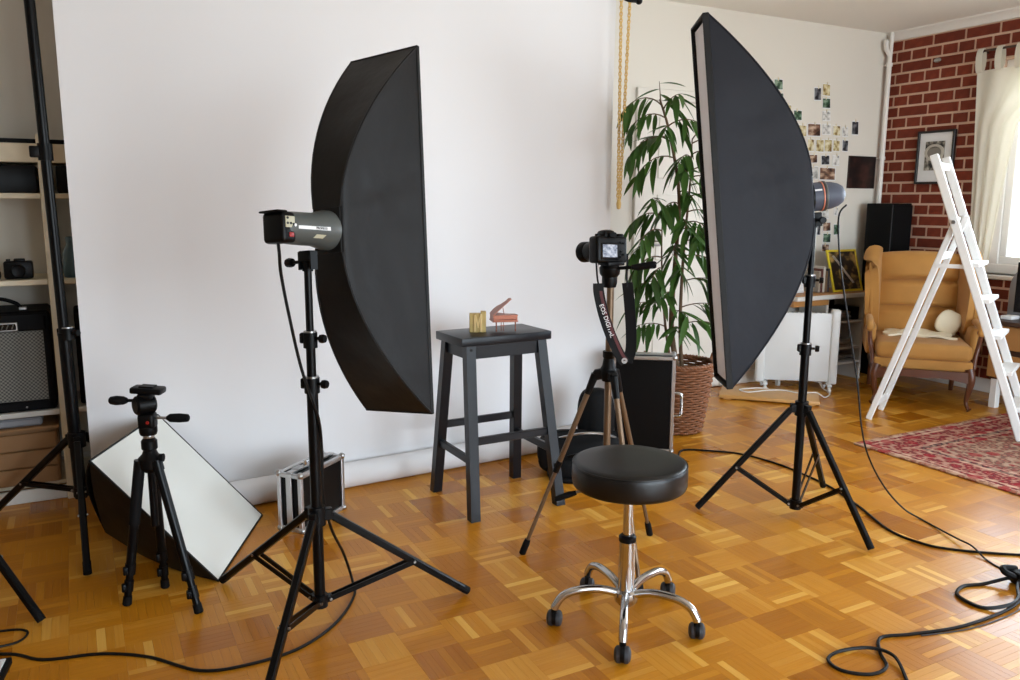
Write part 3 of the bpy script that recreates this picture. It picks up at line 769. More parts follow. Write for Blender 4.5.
# ------------------------------------------------------------------ round swivel stool
sc = V((1.410, 1.885, 0)); t = thing('swivel_stool', 'round black padded swivel stool on chrome five star base with castors', 'stool', sc)
prof = [(0, .436), (.14, .436), (.162, .438), (.168, .443), (.1705, .452), (.171, .478), (.1705, .498), (.168, .508), (.162, .514), (.15, .5175), (.10, .520), (0, .520)]
b = B(); b.lathe(prof, sc, n=64); seat = b.obj('seat', 'vinyl_black', t, sharp=50)
b = B(); b.tube([sc+V((.1685*math.cos(a), .1685*math.sin(a), .5085)) for a in [2*PI*k/64 for k in range(64)]], .0022, 6, closed=True); b.obj('piping', 'vinyl_black', seat)
b = B(); b.lathe([(0, .412), (.085, .412), (.09, .437), (0, .437)], sc, n=20); b.obj('seat_plate', 'black_satin', t)
b = B(); b.lathe([(.0145, .25), (.0145, .415)], sc, n=20); b.obj('gas_piston', 'chrome', t)
b = B(); b.lathe([(.025, .262), (.0265, .264), (.0265, .277), (.02, .283), (.0146, .283), (.0146, .262)], sc, n=24); b.obj('column_cap', 'black_plastic', t)
b = B(); b.lathe([(.0, .06), (.0245, .06), (.0255, .09), (.0245, .10), (.0245, .264), (0, .264)], sc, n=28); b.obj('outer_column', 'chrome', t)
d = -R0*.95 + V((F.x, F.y, 0))*.05; b = B(); b.tube(smooth_path([sc+d*.05+V((0, 0, .418)), sc+d*.14+V((0, 0, .416)), sc+d*.175+V((0, 0, .409))], 5), .0045, 8); lv = b.obj('height_lever', 'steel', t)
b = B(); b.tube([sc+d*.165+V((0, 0, .411)), sc+d*.185+V((0, 0, .405)), sc+d*.215+V((0, 0, .394)), sc+d*.232+V((0, 0, .388))], [.007, .0095, .0095, .007], 10); b.obj('lever_grip', 'black_rubber', lv)
b = B(); b.lathe([(.0, .070), (.034, .070), (.038, .085), (.036, .102), (.028, .108), (0, .108)], sc, n=28); b.obj('hub', 'chrome', t)
for k in range(5):
    a = math.radians(16+72*k); d = V((math.cos(a), math.sin(a), 0)); e = sc+d*.222
    b = B(); b.tube(smooth_path([sc+d*.015+V((0, 0, .092)), sc+d*.08+V((0, 0, .112)), sc+d*.15+V((0, 0, .113)), sc+d*.195+V((0, 0, .098)), sc+d*.216+V((0, 0, .072)), e+V((0, 0, .058))], 5), [.0135]*10+[.0125]*16 if False else .0125, 12); b.obj('base_arm', 'chrome', t)
    ca = a + (k*1.9+.6); w = V((math.cos(ca), math.sin(ca), 0)); ax = V((-w.y, w.x, 0)); o_ = e+w*.008
    b = B()
    for s_ in (-1, 1): b.lathe([(0, -.012), (.010, -.0115), (.018, -.009), (.0235, -.004), (.0245, .002), (.0245, .008), (0, .008)] if s_ < 0 else [(0, -.008), (.0245, -.008), (.0245, -.002), (.0235, .004), (.018, .009), (.010, .0115), (0, .012)], o_+ax*s_*.0125+V((0, 0, .0245)), ax, 20)
    cs = b.obj('castor_wheels', 'grey_rubber', t)
    b = B(); b.lathe([(0, -.006), (.0275, -.006), (.0275, .006), (0, .006)], o_+V((0, 0, .030)), ax, 20); b.tube([e+V((0, 0, .03)), e+V((0, 0, .062))], .010, 10); b.obj('castor_hood', 'black_plastic', cs)

# ------------------------------------------------------------------ photo tripod with camera (bronze legs)
TC = V((1.600, 2.276, 0)); RT = R0.copy(); TW = -V((F.x, F.y, 0)).normalized()
def tp(px, y, d=0.): # right offset, height, towards the photographer
    return TC + RT*px + TW*d + V((0, 0, y))
t = thing('photo_tripod', 'bronze coloured photo tripod holding the camera above the round stool', 'tripod', TC)
feet = [V((1.364, 2.458, 0)), V((1.887, 2.380, 0)), V((1.549, 1.990, 0))]; hub = TC+V((0, 0, .70))
b = B(); b.lathe([(.0, .66), (.022, .66), (.030, .68), (.030, .70), (.022, .715), (.018, .74), (.021, .745), (.021, .765), (0, .765)], TC, n=18)
for f in feet: d = (V((f.x, f.y, 0))-TC).normalized(); b.bar(hub+V((0, 0, -.01)), hub+d*.05+V((0, 0, -.022)), .03, .036, bev=.006)
b.obj('spider', 'black_plastic', t)
for f in feet:
    d = (V((f.x, f.y, 0))-TC).normalized(); a = hub+d*.045+V((0, 0, -.018)); dd = (f-a).normalized(); f2 = f - dd*.0
    b = B(); b.tube([a+dd*.05, a+dd*(f2-a).length*.5], .0095, 12); lg = b.obj('upper_leg', 'champagne', t)
    b = B(); b.tube([a+dd*(f2-a).length*.48, f2-dd*.03], .0072, 12); b.obj('lower_leg', 'champagne', t)
    b = B(); b.tube([a-dd*.0, a+dd*.075], [.0145, .0115], 12); b.obj('leg_knuckle', 'black_plastic', t)
    q = a+dd*(f2-a).length*.5; b = B(); b.tube([q-dd*.022, q+dd*.022], .0115, 12); b.box(q+V((0, 0, 0))+d*.008, (.010, .010, .026), bev=.002); b.obj('leg_lock', 'black_plastic', t)
    b = B(); b.tube([f2-dd*.062, f2-dd*.045, f2-dd*.004, f2], [.0105, .0125, .0125, .009], 12); b.obj('rubber_foot', 'black_rubber', t)
b = B(); b.tube([TC+V((0, 0, .36)), TC+V((0, 0, 1.01))], .0125, 14); b.obj('centre_column', 'champagne', t)
b = B()
for f in feet:
    a = TC+V((0, 0, .42)); d = (V((f.x, f.y, 0))-TC).normalized(); j = hub.lerp(f, .46); b.bar(a, j, .003, .010)
b.obj('spreader', 'black_satin', t)
b = B(); b.lathe([(0, .985), (.022, .985), (.026, 1.0), (.026, 1.02), (.034, 1.03), (.036, 1.05), (.03, 1.06), (0, 1.06)], TC+RT*-.004, n=20); b.obj('pan_head', 'black_plastic', t)
ld_ = V((-RT*.52 + V((F.x, F.y, 0)).normalized()*.85)).normalized(); lr = ld_.cross(V((0, 0, 1))).normalized()
b = B(); b.box(TC+V((0, 0, 1.066)), (.07, .06, .014), frame((0, 0, 0), lr, ld_, (0, 0, 1)).to_3x3(), .003); b.obj('quick_plate', 'black_satin', t)
b = B(); p0 = tp(.02, 1.052, .03); p1 = tp(.07, 1.058, .06); b.tube([p0, p1], .006, 10); b.tube([p1-RT*.01, p1+RT*.008, tp(.115, 1.066, .08), tp(.132, 1.068, .085), tp(.138, 1.068, .086)], [.008, .0115, .0125, .0125, .009], 12); b.obj('pan_handle', 'black_rubber', t)
# camera body
cc = TC+V((0, 0, 1.117))-RT*.012; Mc = frame(cc, lr, ld_, (0, 0, 1)) @ Mx.Rotation(-.10, 4, 'X') @ Mx.Rotation(.05, 4, 'Y')
t = thing('slr_camera', 'black digital camera with lens and lit rear screen on bronze tripod', 'camera', TC+V((0, 0, 1.073)))
b = B(Mc); b.box((0, 0, -.006), (.128, .052, .090), bev=.010, seg=3); b.box((.050, .012, -.008), (.03, .062, .086), bev=.012, seg=3); b.obj('body', 'black_plastic', t)
b = B(Mc); b.box((-.004, .006, .046), (.060, .062, .030), bev=.012, seg=2, taper=(.7, .8)); b.obj('viewfinder_hump', 'black_plastic', t)
b = B(Mc); b.lathe([(0, -.004), (.019, -.004), (.019, .004), (.017, .008), (0, .008)], (.043, 0, .040), (0, 0, 1), 16); b.obj('mode_dial', 'black_satin', t)
b = B(Mc); b.lathe([(0, 0), (.009, 0), (.009, .008), (0, .008)], (-.044, .0, .038), (0, 0, 1), 12); b.obj('mode_dial', 'black_satin', t)
b = B(Mc); b.box((-.014, -.027, -.012), (.072, .004, .056), bev=.002, seg=1); scn = b.obj('screen_bezel', 'black_gloss', t)
MS = picture_mat('rear_screen', (96, 102, 116), (140, 146, 158), (176, 180, 188), 4.0, 2.2, .2)
p_ = MS.node_tree.nodes['Principled BSDF']; p_.inputs['Emission Strength'].default_value = .12
MS.node_tree.links.new([l for l in MS.node_tree.links if l.to_socket == p_.inputs['Base Color']][0].from_socket, p_.inputs['Emission Color'])
b = B(Mc); b.box((-.014, -.0294, -.011), (.060, .0012, .042)); b.obj('screen', MS, scn)
b = B(Mc)
for x, z in ((.034, .018), (.046, .016), (.036, -.012), (.046, -.022), (.034, -.030)): b.tube([(x, -.026, z), (x, -.0295, z)], .004, 8)
b.obj('buttons', 'black_satin', t)
b = B(Mc); b.box((-.004, -.030, .042), (.030, .010, .018), bev=.004); b.obj('eyecup', 'black_rubber', t)
b = B(Mc); b.lathe([(0, .02), (.034, .02), (.034, .034), (.031, .038), (.033, .05), (.034, .085), (.032, .092), (.035, .096), (.036, .125), (.031, .125), (.029, .11), (0, .108)], (-.008, 0, -.008), (0, 1, 0), 28); b.obj('lens', 'black_plastic', t)
# strap: two hanging bands meeting low down
t = thing('camera_strap', 'black and dark red camera strap with white lettering hanging below camera', 'strap', tp(.04, .73, .05))
def ribbon(pts, w, tilt=0., th=.002):
    P = smooth_path(pts, 8); n = len(P)
    def f(i, v):
        k = min(int(i*(n-1)+1e-6), n-1); d = (P[min(k+1, n-1)]-P[max(k-1, 0)]).normalized(); s_ = TW.cross(d).normalized(); s_ = (s_*math.cos(tilt)+TW*math.sin(tilt))
        return P[k]+s_*((v-.5)*w)
    return n, f
mat('strap_red', (74, 18, 22), .6); mat('strap_black', (11, 11, 13), .6, spec=.2, bump=.2, bscale=400)
n, f = ribbon([tp(-.055, 1.105, .02), tp(-.052, 1.03, .05), tp(-.046, .995, .052)], .006); B().sheet(f, n, 2, .0025).obj('strap_webbing', 'strap_black', t)
n, f = ribbon([tp(-.047, 1.003, .052), tp(-.045, .97, .055), tp(-.028, .90, .058), tp(-.003, .83, .060), tp(.028, .765, .058), tp(.05, .735, .052)], .036); B().sheet(f, n, 4, .003).obj('strap_band', 'strap_black', t)
n, f = ribbon([tp(-.038, .988, .0525), tp(-.0365, .962, .0565), tp(-.018, .896, .0595), tp(.007, .832, .0615), tp(.034, .772, .0595), tp(.052, .745, .054)], .010); B().sheet(f, n, 2, .003).obj('strap_edge', 'strap_red', t)
n, f = ribbon([tp(.05, 1.10, .03), tp(.048, 1.02, .045), tp(.052, .99, .048)], .006); B().sheet(f, n, 2, .0025).obj('strap_webbing', 'strap_black', t)
n, f = ribbon([tp(.050, 1.005, .045), tp(.056, .96, .046), tp(.066, .86, .046), tp(.068, .78, .047), tp(.056, .735, .049)], .036, .25); B().sheet(f, n, 4, .003).obj('strap_band', 'strap_black', t)
b = B(); b.lathe([(.004, -.002), (.010, -.002), (.010, .002), (.004, .002), (.004, -.002)], tp(.046, .742, .057), TW, 14); b.obj('strap_buckle', 'steel', t)
d = (tp(.004, .825, .063)-tp(-.036, .935, .0605)).normalized(); n_ = TW; s_ = n_.cross(d)
text('lettering', 'EOS DIGITAL', .0205, frame(tp(-.0175, .878, .0615), d, s_, d.cross(s_)), 'print_white', t, .0005)

# ------------------------------------------------------------------ low black photo tripod with three-way head
tc_ = V((.164, 2.700, 0)); t = thing('photo_tripod', 'low black photo tripod with bare three-way head before the white panel', 'tripod', tc_)
hub = tc_+V((0, 0, .47)); feet = [V((.066, 2.705, 0)), V((.262, 2.545, 0)), V((.186, 2.778, 0))]
b = B(); b.lathe([(0, .43), (.02, .43), (.034, .445), (.036, .475), (.024, .487), (.019, .50), (.024, .505), (.024, .53), (.016, .54), (.016, .552), (0, .552)], tc_, n=20)
b.obj('spider', 'black_plastic', t)
b = B(); b.lathe([(.0165, .540), (.017, .541), (.017, .551), (.0165, .552)], tc_, n=20); b.obj('column_ring', 'steel', t)
b = B(); b.tube([tc_+V((0, 0, .25)), tc_+V((0, 0, .45))], .012, 12); b.obj('centre_column', 'black_metal', t)
for i, f in enumerate(feet):
    d = (V((f.x, f.y, 0))-tc_).normalized(); a = hub+d*.032+V((0, 0, -.012)); dd = (f-a).normalized(); L_ = (f-a).length
    b = B(); b.tube([a-dd*.012, a+dd*.02], .0175, 12); b.tube([a, a+dd*L_*.72], .0145, 12); lg = b.obj('leg', 'black_metal', t)
    b = B(); b.tube([a+dd*L_*.03, a+dd*L_*.42], .0172, 12); (b.obj('foam_grip', 'black_rubber', lg) if i == 0 else b.bm.free())
    for k, q in enumerate((.74, .86)):
        p = a+dd*L_*q; b = B(); b.tube([p-dd*.018, p+dd*.018], .0165-.002*k, 12); b.box(p+TW*.016-RT*.008, (.014, .02, .026), bev=.004); b.obj('leg_lock', 'black_plastic', lg)
    b = B(); b.tube([a+dd*L_*.7, a+dd*L_*.97], .0115, 12); b.obj('lower_leg', 'black_metal', lg)
    b = B(); b.tube([f-dd*.03, f-dd*.004, f], [.0135, .0145, .011], 12); b.obj('rubber_foot', 'black_rubber', lg)
hz = V((0, 0, 1))
b = B(); b.lathe([(0, .55), (.024, .55), (.027, .558), (.027, .575), (.022, .58), (0, .58)], tc_, n=20); b.box(tc_+V((0, 0, .595)), (.05, .046, .05), Mx.Rotation(-.4, 3, 'Z'), .010, 3); b.obj('head_base', 'black_plastic', t)
b = B(); b.lathe([(0, -.030), (.024, -.030), (.030, -.024), (.030, .024), (.024, .030), (0, .030)], tc_+V((0, 0, .645))-RT*.006, RT*.7-TW*.7, 22); b.obj('head_drum', 'black_plastic', t)
b = B(); b.box(tc_+V((0, 0, .672)), (.044, .04, .02), Mx.Rotation(-.4, 3, 'Z'), .005); b.box(tc_+V((0, 0, .692))+RT*.008, (.095, .055, .020), Mx.Rotation(-.45, 3, 'Z') @ Mx.Rotation(.07, 3, 'Y'), .006, 2); pl = b.obj('camera_platform', 'black_plastic', t)
b = B(); b.box(tc_+V((0, 0, .703))+RT*.008, (.045, .038, .006), Mx.Rotation(-.45, 3, 'Z') @ Mx.Rotation(.07, 3, 'Y'), .002, 1); b.obj('quick_plate', 'black_satin', pl)
b = B(); p0 = tc_+V((0, 0, .658))-RT*.03; b.tube([p0, p0-RT*.035], .005, 8); b.tube([p0-RT*.03, p0-RT*.04, p0-RT*.062, p0-RT*.08, p0-RT*.084], [.009, .013, .015, .012, .008], 12); b.obj('tilt_handle', 'black_rubber', t)
b = B(); p0 = tc_+V((0, 0, .603))+RT*.024; b.tube([p0, p0+RT*.045], .0045, 8); hd = b.obj('pan_handle_rod', 'steel', t)
b = B(); p0 += RT*.036; b.tube([p0, p0+RT*.01, p0+RT*.04, p0+RT*.066, p0+RT*.07], [.006, .013, .0145, .012, .007], 12); b.obj('pan_handle', 'black_rubber', t)
b = B(); b.lathe([(0, 0), (.005, 0), (.005, .003), (0, .003)], tc_+V((0, 0, .595))+TW*.028+RT*.012, TW, 10); b.obj('red_dot', 'red_led', t)
b = B(); b.lathe([(0, 0), (.012, 0), (.013, .012), (0, .012)], tc_+V((0, 0, .478))+RT*.034+TW*.01, RT, 10); b.obj('friction_knob', 'black_rubber', t)

# ------------------------------------------------------------------ rectangular softbox lying tilted on the floor
D_ = V((.347, 2.738, .004)); ee = V((.251, .529, .0)); vv = V((-.352, .167, .425)); vv = vv - ee*(vv.dot(ee)/ee.length_squared)
nn = ee.cross(vv).normalized();  nn = nn if nn.z > 0 else -nn
t = thing('softbox', 'rectangular softbox lying tilted on the floor, white face towards the tripod', 'softbox', D_)
cen = D_+ee/2+vv/2
cr = [D_, D_+ee, D_+ee+vv, D_+vv]
b = B(); b.sheet(lambda i, v: D_+ee*i+vv*v + nn*(.006*math.sin(PI*i)*math.sin(PI*v)), 8, 8, .003); b.obj('diffuser', 'diffuser_white', t)
b = B()
for i in range(4): b.tube([cr[i], cr[(i+1) % 4]], .004, 8)
b.obj('face_piping', 'softbox_black', t)
back = [q.lerp(cen, .70) - nn*.27 for q in cr]
for q in back: q.z = max(q.z, .012)
for i in range(4):
    j = (i+1) % 4
    def f(u, v, i=i, j=j):
        k = math.sin(PI*u/2)**1.0
        a = cr[i].lerp(back[i], u); c_ = cr[j].lerp(back[j], u); p = a.lerp(c_, v) - nn*.0
        bow = math.sin(PI*u)*(.055, .008, .05, .018)[i]; mid = (cr[i]+cr[j])/2; p += ((mid-cen).normalized())*bow
        p.z = max(p.z, .004); p.y = min(p.y, 3.425+SL*p.x); return p
    b = B(); b.sheet(f, 10, 8, .003); b.obj('side_panel', 'softbox_black', t)
b = B(); b.lathe([(.06, 0), (.08, 0), (.08, .02), (.06, .02), (.06, 0)], sum(back, V((0, 0, 0)))/4+V((0, 0, .01)), nn, 20); b.obj('speed_ring', 'black_satin', t)

# ------------------------------------------------------------------ aluminium-edged cases
def flight_case(label, p, ux, w, th, h, split, handle, latch_side):
    """p: front corner on the floor, ux: direction of the wide side, uy the thin side (horizontal)"""
    ux = V(ux).normalized(); uy = V((-ux.y, ux.x, 0))
    t = thing('flight_case', label, 'case', V(p)+ux*w/2+uy*th/2)
    M = frame(p, ux, uy, (0, 0, 1)); e = .012
    b = B(M); b.box((w/2, th/2, h/2+.002), (w-e, th-e, h-e), bev=.002, seg=1); b.obj('shell', 'black_plastic', t)
    b = B(M)
    for x in (0, w):
        for y in (0, th): b.box((x+(e/2 if x == 0 else -e/2), y+(e/2 if y == 0 else -e/2), h/2), (e*1.5, e*1.5, h), bev=.003, seg=1)
    for z in (e*.75, h-e*.75):
        for y in (0, th): b.box((w/2, y+(e/2 if y == 0 else -e/2), z), (w, e*1.5, e*1.5), bev=.003, seg=1)
        for x in (0, w): b.box((x+(e/2 if x == 0 else -e/2), th/2, z), (e*1.5, th, e*1.5), bev=.003, seg=1)
    b.obj('edge_frame', 'aluminium', t)
    b = B(M); y = th*split
    for x in (-.001, w+.001): b.box((x, y, h/2), (.008, .026, h), bev=.002, seg=1)
    b.box((w/2, y, h+.001), (w, .026, .008), bev=.002, seg=1); b.box((w/2, y, .004), (w, .026, .008)); b.obj('seam_frame', 'aluminium', t)
    for x in (0, w):
        for y_ in (0, th):
            for z in (.004, h-.004): b = B(M); b.ball((x+(.004 if x == 0 else -.004), y_+(.004 if y_ == 0 else -.004), z+(.004 if z < .1 else 0)), .014, n=8); b.obj('corner_cap', 'steel', t)
    for k in (.22, .78):
        b = B(M)
        if latch_side == 'x1': b.box((w+.004, y, h*k), (.008, .034, .05), bev=.002, seg=1)
        else: b.box((w*k, y, h+.004), (.05, .034, .008), bev=.002, seg=1)
        b.obj('latch', 'steel', t)
    b = B(M)
    if handle == 'x1': b.tube(smooth_path([(w, y, h*.36), (w+.035, y, h*.365), (w+.042, y, h*.42), (w+.042, y, h*.54), (w+.035, y, h*.595), (w, y, h*.60)], 4), .008, 8)
    else: b.tube(smooth_path([(w*.36, y, h), (w*.37, y, h+.015), (w*.42, y, h+.02), (w*.58, y, h+.02), (w*.63, y, h+.015), (w*.64, y, h)], 4), .008, 8)
    b.obj('handle', 'chrome', t)
    return t
flight_case('small black case with silver edges behind the left light stand', (.700, 3.010, 0), (.775, .632, 0), .285, .11, .235, .5, 'top', 'top')
flight_case('tall black flight case with silver edges standing by the wicker basket', (2.386, 3.356, 0), (.80, -.60, 0), .312, .12, .50, .5, 'x1', 'x1')

# ------------------------------------------------------------------ camera bag behind the tripod
mat('bag_black', (9, 9, 10), .75, spec=.15, bump=.8, bscale=25)
t = thing('camera_bag', 'soft black camera bag slumped on the floor behind the bronze tripod', 'bag', (2.08, 3.16, 0))
def blob(c, s, seed, rot=0.):
    def f(i, v):
        a = 2*PI*i; e = PI*(v-.5); n = 3.2
        ce, se = math.cos(e), math.sin(e); ca, sa = math.cos(a), math.sin(a)
        def pw(x, k): return math.copysign(abs(x)**(2/k), x)
        x, y, z = pw(ce, n)*pw(ca, n), pw(ce, n)*pw(sa, n), pw(se, n)
        w = 1 + .05*math.sin(5*a+seed+3*v)+.03*math.sin(9*a+seed*2)
        q = Mx.Rotation(rot, 3, 'Z') @ V((x*s[0]*w, y*s[1]*w, 0))
        return V((c[0]+q.x, c[1]+q.y, max(c[2]+z*s[2], .002)))
    return f
b = B(); b.grid(blob((2.06, 3.16, .095), (.20, .12, .098), 1.0, -.35), 40, 16, True); b.obj('main_pocket', 'bag_black', t, sharp=70)
b = B(); b.grid(blob((2.17, 3.19, .24), (.085, .075, .145), 2.0, -.35), 32, 16, True); b.obj('upper_pouch', 'bag_black', t, sharp=70)
b = B(); b.grid(blob((2.0, 3.07, .05), (.12, .06, .052), 4.0, -.5), 28, 12, True); b.obj('front_pocket', 'bag_black', t, sharp=70)
b = B(); b.sheet(lambda i, v: V((1.90, 3.22, .0))+V((.33*i, -.13*i+.012*v, .185+.012*math.sin(PI*i)+.022*v-.02)), 16, 4, .004); b.obj('zip_flap', 'black_satin', t)
b = B(); b.tube(smooth_path([(1.93, 3.17, .17), (2.0, 3.06, .215), (2.10, 3.03, .21), (2.20, 3.06, .17)], 8), .006, 6); b.obj('carry_strap', 'steel', t)
b = B(); b.tube(smooth_path([(1.90, 3.16, .06), (1.87, 3.10, .02), (1.92, 3.02, .012), (2.05, 2.99, .012), (2.15, 3.03, .03)], 8), .012, 6); b.obj('shoulder_strap', 'bag_black', t)

# ------------------------------------------------------------------ wicker basket and plant
bc_ = V((2.945, 3.50, 0)); t = thing('wicker_basket', 'brown wicker basket planter standing on the parquet', 'basket', bc_)
def br(z): return .125 + .060*(z/.40)**.9
nst = 26
b = B(); rows = 26
for r in range(rows):
    z = .014+r*.0146; n = nst*4
    pts = [bc_+V(((br(z)+.006*math.cos(nst/2*2*PI*k/n*1.0+PI*(r % 2)))*math.cos(2*PI*k/n), (br(z)+.006*math.cos(nst/2*2*PI*k/n+PI*(r % 2)))*math.sin(2*PI*k/n), z)) for k in range(n)]
    b.tube(pts, .0072, 5, closed=True)
o = b.obj('weave', 'wicker', t, sharp=80); o['kind'] = 'stuff'
for k in range(nst):
    a = 2*PI*(k+.5)/nst; b = B(); b.tube([bc_+V((br(z)*math.cos(a), br(z)*math.sin(a), z)) for z in (.003, .13, .26, .385)], .005, 5); b.obj('stake', 'wicker', t)
b = B(); 
for s_ in range(2): b.tube([bc_+V(((br(.39)+.006*math.sin(k*1.9+s_*PI))*math.cos(2*PI*k/90), (br(.39)+.006*math.sin(k*1.9+s_*PI))*math.sin(2*PI*k/90), .392+.006*math.cos(k*1.9+s_*PI))) for k in range(90)], .0085, 6, closed=True)
b.obj('braided_rim', 'wicker', t, sharp=80)
b = B(); b.lathe([(0, .004), (.118, .004), (.170, .33), (.168, .335), (0, .335)], bc_, n=32); b.obj('soil', 'soil', t)
for sgn in (1, -1):
    d = RT*sgn; b = B(); b.tube(smooth_path([bc_+d*.182+TW*.05+V((0, 0, .385)), bc_+d*.192+TW*.045+V((0, 0, .43)), bc_+d*.196+V((0, 0, .445)), bc_+d*.192-TW*.045+V((0, 0, .43)), bc_+d*.182-TW*.05+V((0, 0, .385))], 6), .009, 6); b.obj('basket_handle', 'wicker', t)

rp_ = random.Random(11)
root = V((2.93, 3.50, .33)); t = thing('potted_ficus', 'tall houseplant with long narrow drooping green leaves', 'plant', root)
stems = [[root, V((2.865, 3.49, .60)), V((2.87, 3.485, .95)), V((2.885, 3.49, 1.30)), V((2.79, 3.47, 1.62)), V((2.71, 3.46, 1.79))],
         [root+V((.03, 0, 0)), V((2.925, 3.49, .62)), V((2.93, 3.49, 1.0)), V((2.955, 3.49, 1.35)), V((2.95, 3.48, 1.60))],
         [root+V((-.03, .01, 0)), V((2.82, 3.49, .62)), V((2.775, 3.48, .95)), V((2.76, 3.47, 1.25))]]
spaths = []
for k, s_ in enumerate(stems):
    P = smooth_path(s_, 6); spaths.append(P); n = len(P); r0_ = (.017, .012, .009)[k]
    b = B(); b.tube(P, [r0_*(1-.72*i/(n-1)) for i in range(n)], 8); b.obj('trunk', 'bark', t)
def leaf_mesh(L, w, droop, fold):
    b = B(Mx.Translation(root)); n = 8; rows = []
    for i in range(n+1):
        q = i/n; wd = w*math.sin(PI*min(1, q**.72))**.85*.5+.0006; x = L*q; z = -droop*q*q
        rows.append((V((x, -wd, z+fold*wd)), V((x, 0, z)), V((x, wd, z+fold*wd))))
    vs = [p for r in rows for p in r]; fs = []
    for i in range(n):
        a = i*3; fs += [(a, a+3, a+4, a+1), (a+1, a+4, a+5, a+2)]
    b.poly(vs, fs); return b
leaf_src = [leaf_mesh(L, w, d, f) for L, w, d, f in ((.160, .029, .026, .22), (.145, .027, .016, .25), (.180, .031, .045, .2), (.120, .023, .022, .3))]
leaf_ob = [bb_.obj('leaf', 'leaf', t, recalc=False, sharp=80) for bb_ in leaf_src]
used = set()
def put_leaf(p, d, roll):
    i = rp_.randrange(4)
    if nleaf >= 296: o = None
    elif i in used: o = leaf_ob[i].copy(); COL.objects.link(o); o.parent = t
    else: o = leaf_ob[i]; used.add(i)
    d = d.normalized(); s_ = V((0, 0, 1)).cross(d); s_ = s_.normalized() if s_.length > .05 else V((1, 0, 0)); u = d.cross(s_)
    s2 = s_*math.cos(roll)+u*math.sin(roll); u2 = -s_*math.sin(roll)+u*math.cos(roll)
    k = rp_.uniform(.85, 1.18); M = frame(p-root, d*k, s2*k, u2*k)
    if o is None: tmp = leaf_ob[i].data.copy(); tmp.transform(M); leaf_rest.from_mesh(tmp); bpy.data.meshes.remove(tmp)
    else: o.matrix_local = M
nleaf = 0; leaf_rest = bmesh.new()
def twig(p, d, L, n, sag):
    global nleaf
    pts = []; q = p.copy(); dd = d.normalized()
    for i in range(8):
        pts.append(q.copy()); q += dd*L/7; dd = (dd+V((0, 0, -sag/7))).normalized()
    b = B(); b.tube(pts, [.0042*(1-.7*i/7) for i in range(8)], 5); b.obj('twig', 'bark', t)
    for i in range(n):
        f = .22+.78*(i+.5)/n; k = f*7; j = min(int(k), 6); pt = pts[j].lerp(pts[j+1], k-j); tg = (pts[j+1]-pts[j]).normalized()
        side = tg.cross(V((0, 0, 1))); side = side.normalized() if side.length > .05 else V((1, 0, 0))
        sgn = 1 if i % 2 else -1
        ld2 = tg*rp_.uniform(.35, .8)+side*sgn*rp_.uniform(.35, .85)+V((0, 0, -rp_.uniform(.1, 1.2)))
        if (pt+ld2.normalized()*.16).y < 4.15: put_leaf(pt, ld2, rp_.uniform(-.5, .5)); nleaf += 1
def on_stem(k, z):
    P = spaths[k]
    for a, c_ in zip(P, P[1:]):
        if a.z <= z <= c_.z: return a.lerp(c_, (z-a.z)/max(c_.z-a.z, 1e-6))
    return P[-1].copy()
# twigs: (stem, height, right, towards viewer, up, length, leaves, sag)
TWG = [(0, 1.78, -.1, .1, 1, .10, 3, .4), (0, 1.76, -1, .2, .8, .22, 9, 1.9), (0, 1.70, -1, .5, .4, .26, 11, 1.6), (0, 1.74, .3, .5, .7, .16, 9, 1.2), (0, 1.66, .7, .5, .5, .2, 10, 1.3), (0, 1.58, -.6, -.5, .5, .2, 8, 1.3), (0, 1.60, -.95, .2, .2, .28, 11, 1.7), (0, 1.64, -.3, .9, .4, .18, 9, 1.4),
       (1, 1.62, .5, .3, .8, .15, 9, 1.2), (1, 1.58, 1, .2, .5, .24, 11, 1.4), (1, 1.52, .4, .9, .4, .18, 10, 1.4), (1, 1.50, -.5, .7, .4, .18, 9, 1.5), (1, 1.44, 1, -.2, .4, .26, 11, 1.4), (0, 1.50, -1, .25, .25, .26, 10, 1.8), (0, 1.44, .25, .9, .25, .16, 9, 1.3), (1, 1.40, .7, .7, .3, .2, 10, 1.4), (1, 1.36, 1, .2, .3, .22, 10, 1.5),
       (1, 1.30, .9, .4, .35, .22, 10, 1.4), (0, 1.32, .25, .9, .35, .17, 10, 1.4), (0, 1.26, -.7, .6, .3, .17, 9, 1.5), (1, 1.22, 1, .2, .3, .20, 10, 1.3), (2, 1.24, -.4, .5, .8, .14, 9, 1.4), (2, 1.20, -1, .1, .4, .18, 10, 1.5), (0, 1.18, .1, 1, .3, .17, 10, 1.4), (1, 1.16, .6, .8, .3, .18, 9, 1.4),
       (0, 1.12, .4, .8, .3, .2, 10, 1.4), (2, 1.12, -.8, .6, .3, .18, 10, 1.5), (2, 1.06, -.9, .2, .2, .20, 10, 1.6), (1, 1.06, .9, -.1, .3, .2, 9, 1.4), (0, 1.04, -.3, .9, .2, .18, 10, 1.3), (2, .98, -1, .3, .2, .19, 11, 1.7), (1, .98, 1, .4, .3, .2, 10, 1.3), (0, .94, .1, 1, .2, .16, 9, 1.3), (2, .92, -.5, .8, .2, .16, 9, 1.5),
       (2, .84, -.8, .5, .3, .18, 10, .9), (1, .84, .9, .3, .4, .22, 10, .9), (0, .78, -.5, .8, .3, .18, 9, .8), (2, .72, -1, .2, .35, .2, 10, .8), (1, .70, 1, .2, .4, .24, 10, .8), (0, .68, .3, .9, .3, .18, 8, .8), (1, .60, .9, .6, .5, .2, 9, .7), (2, .60, -.9, .4, .4, .18, 9, .7), (0, .58, .1, .9, .5, .14, 7, .7)]
TWG.sort(key=lambda q: -q[3])
for k, z, rx, tw, up, L, n, sag in TWG:
    twig(on_stem(k, z), RT*rx+TW*tw+V((0, 0, up)), L, n, sag)
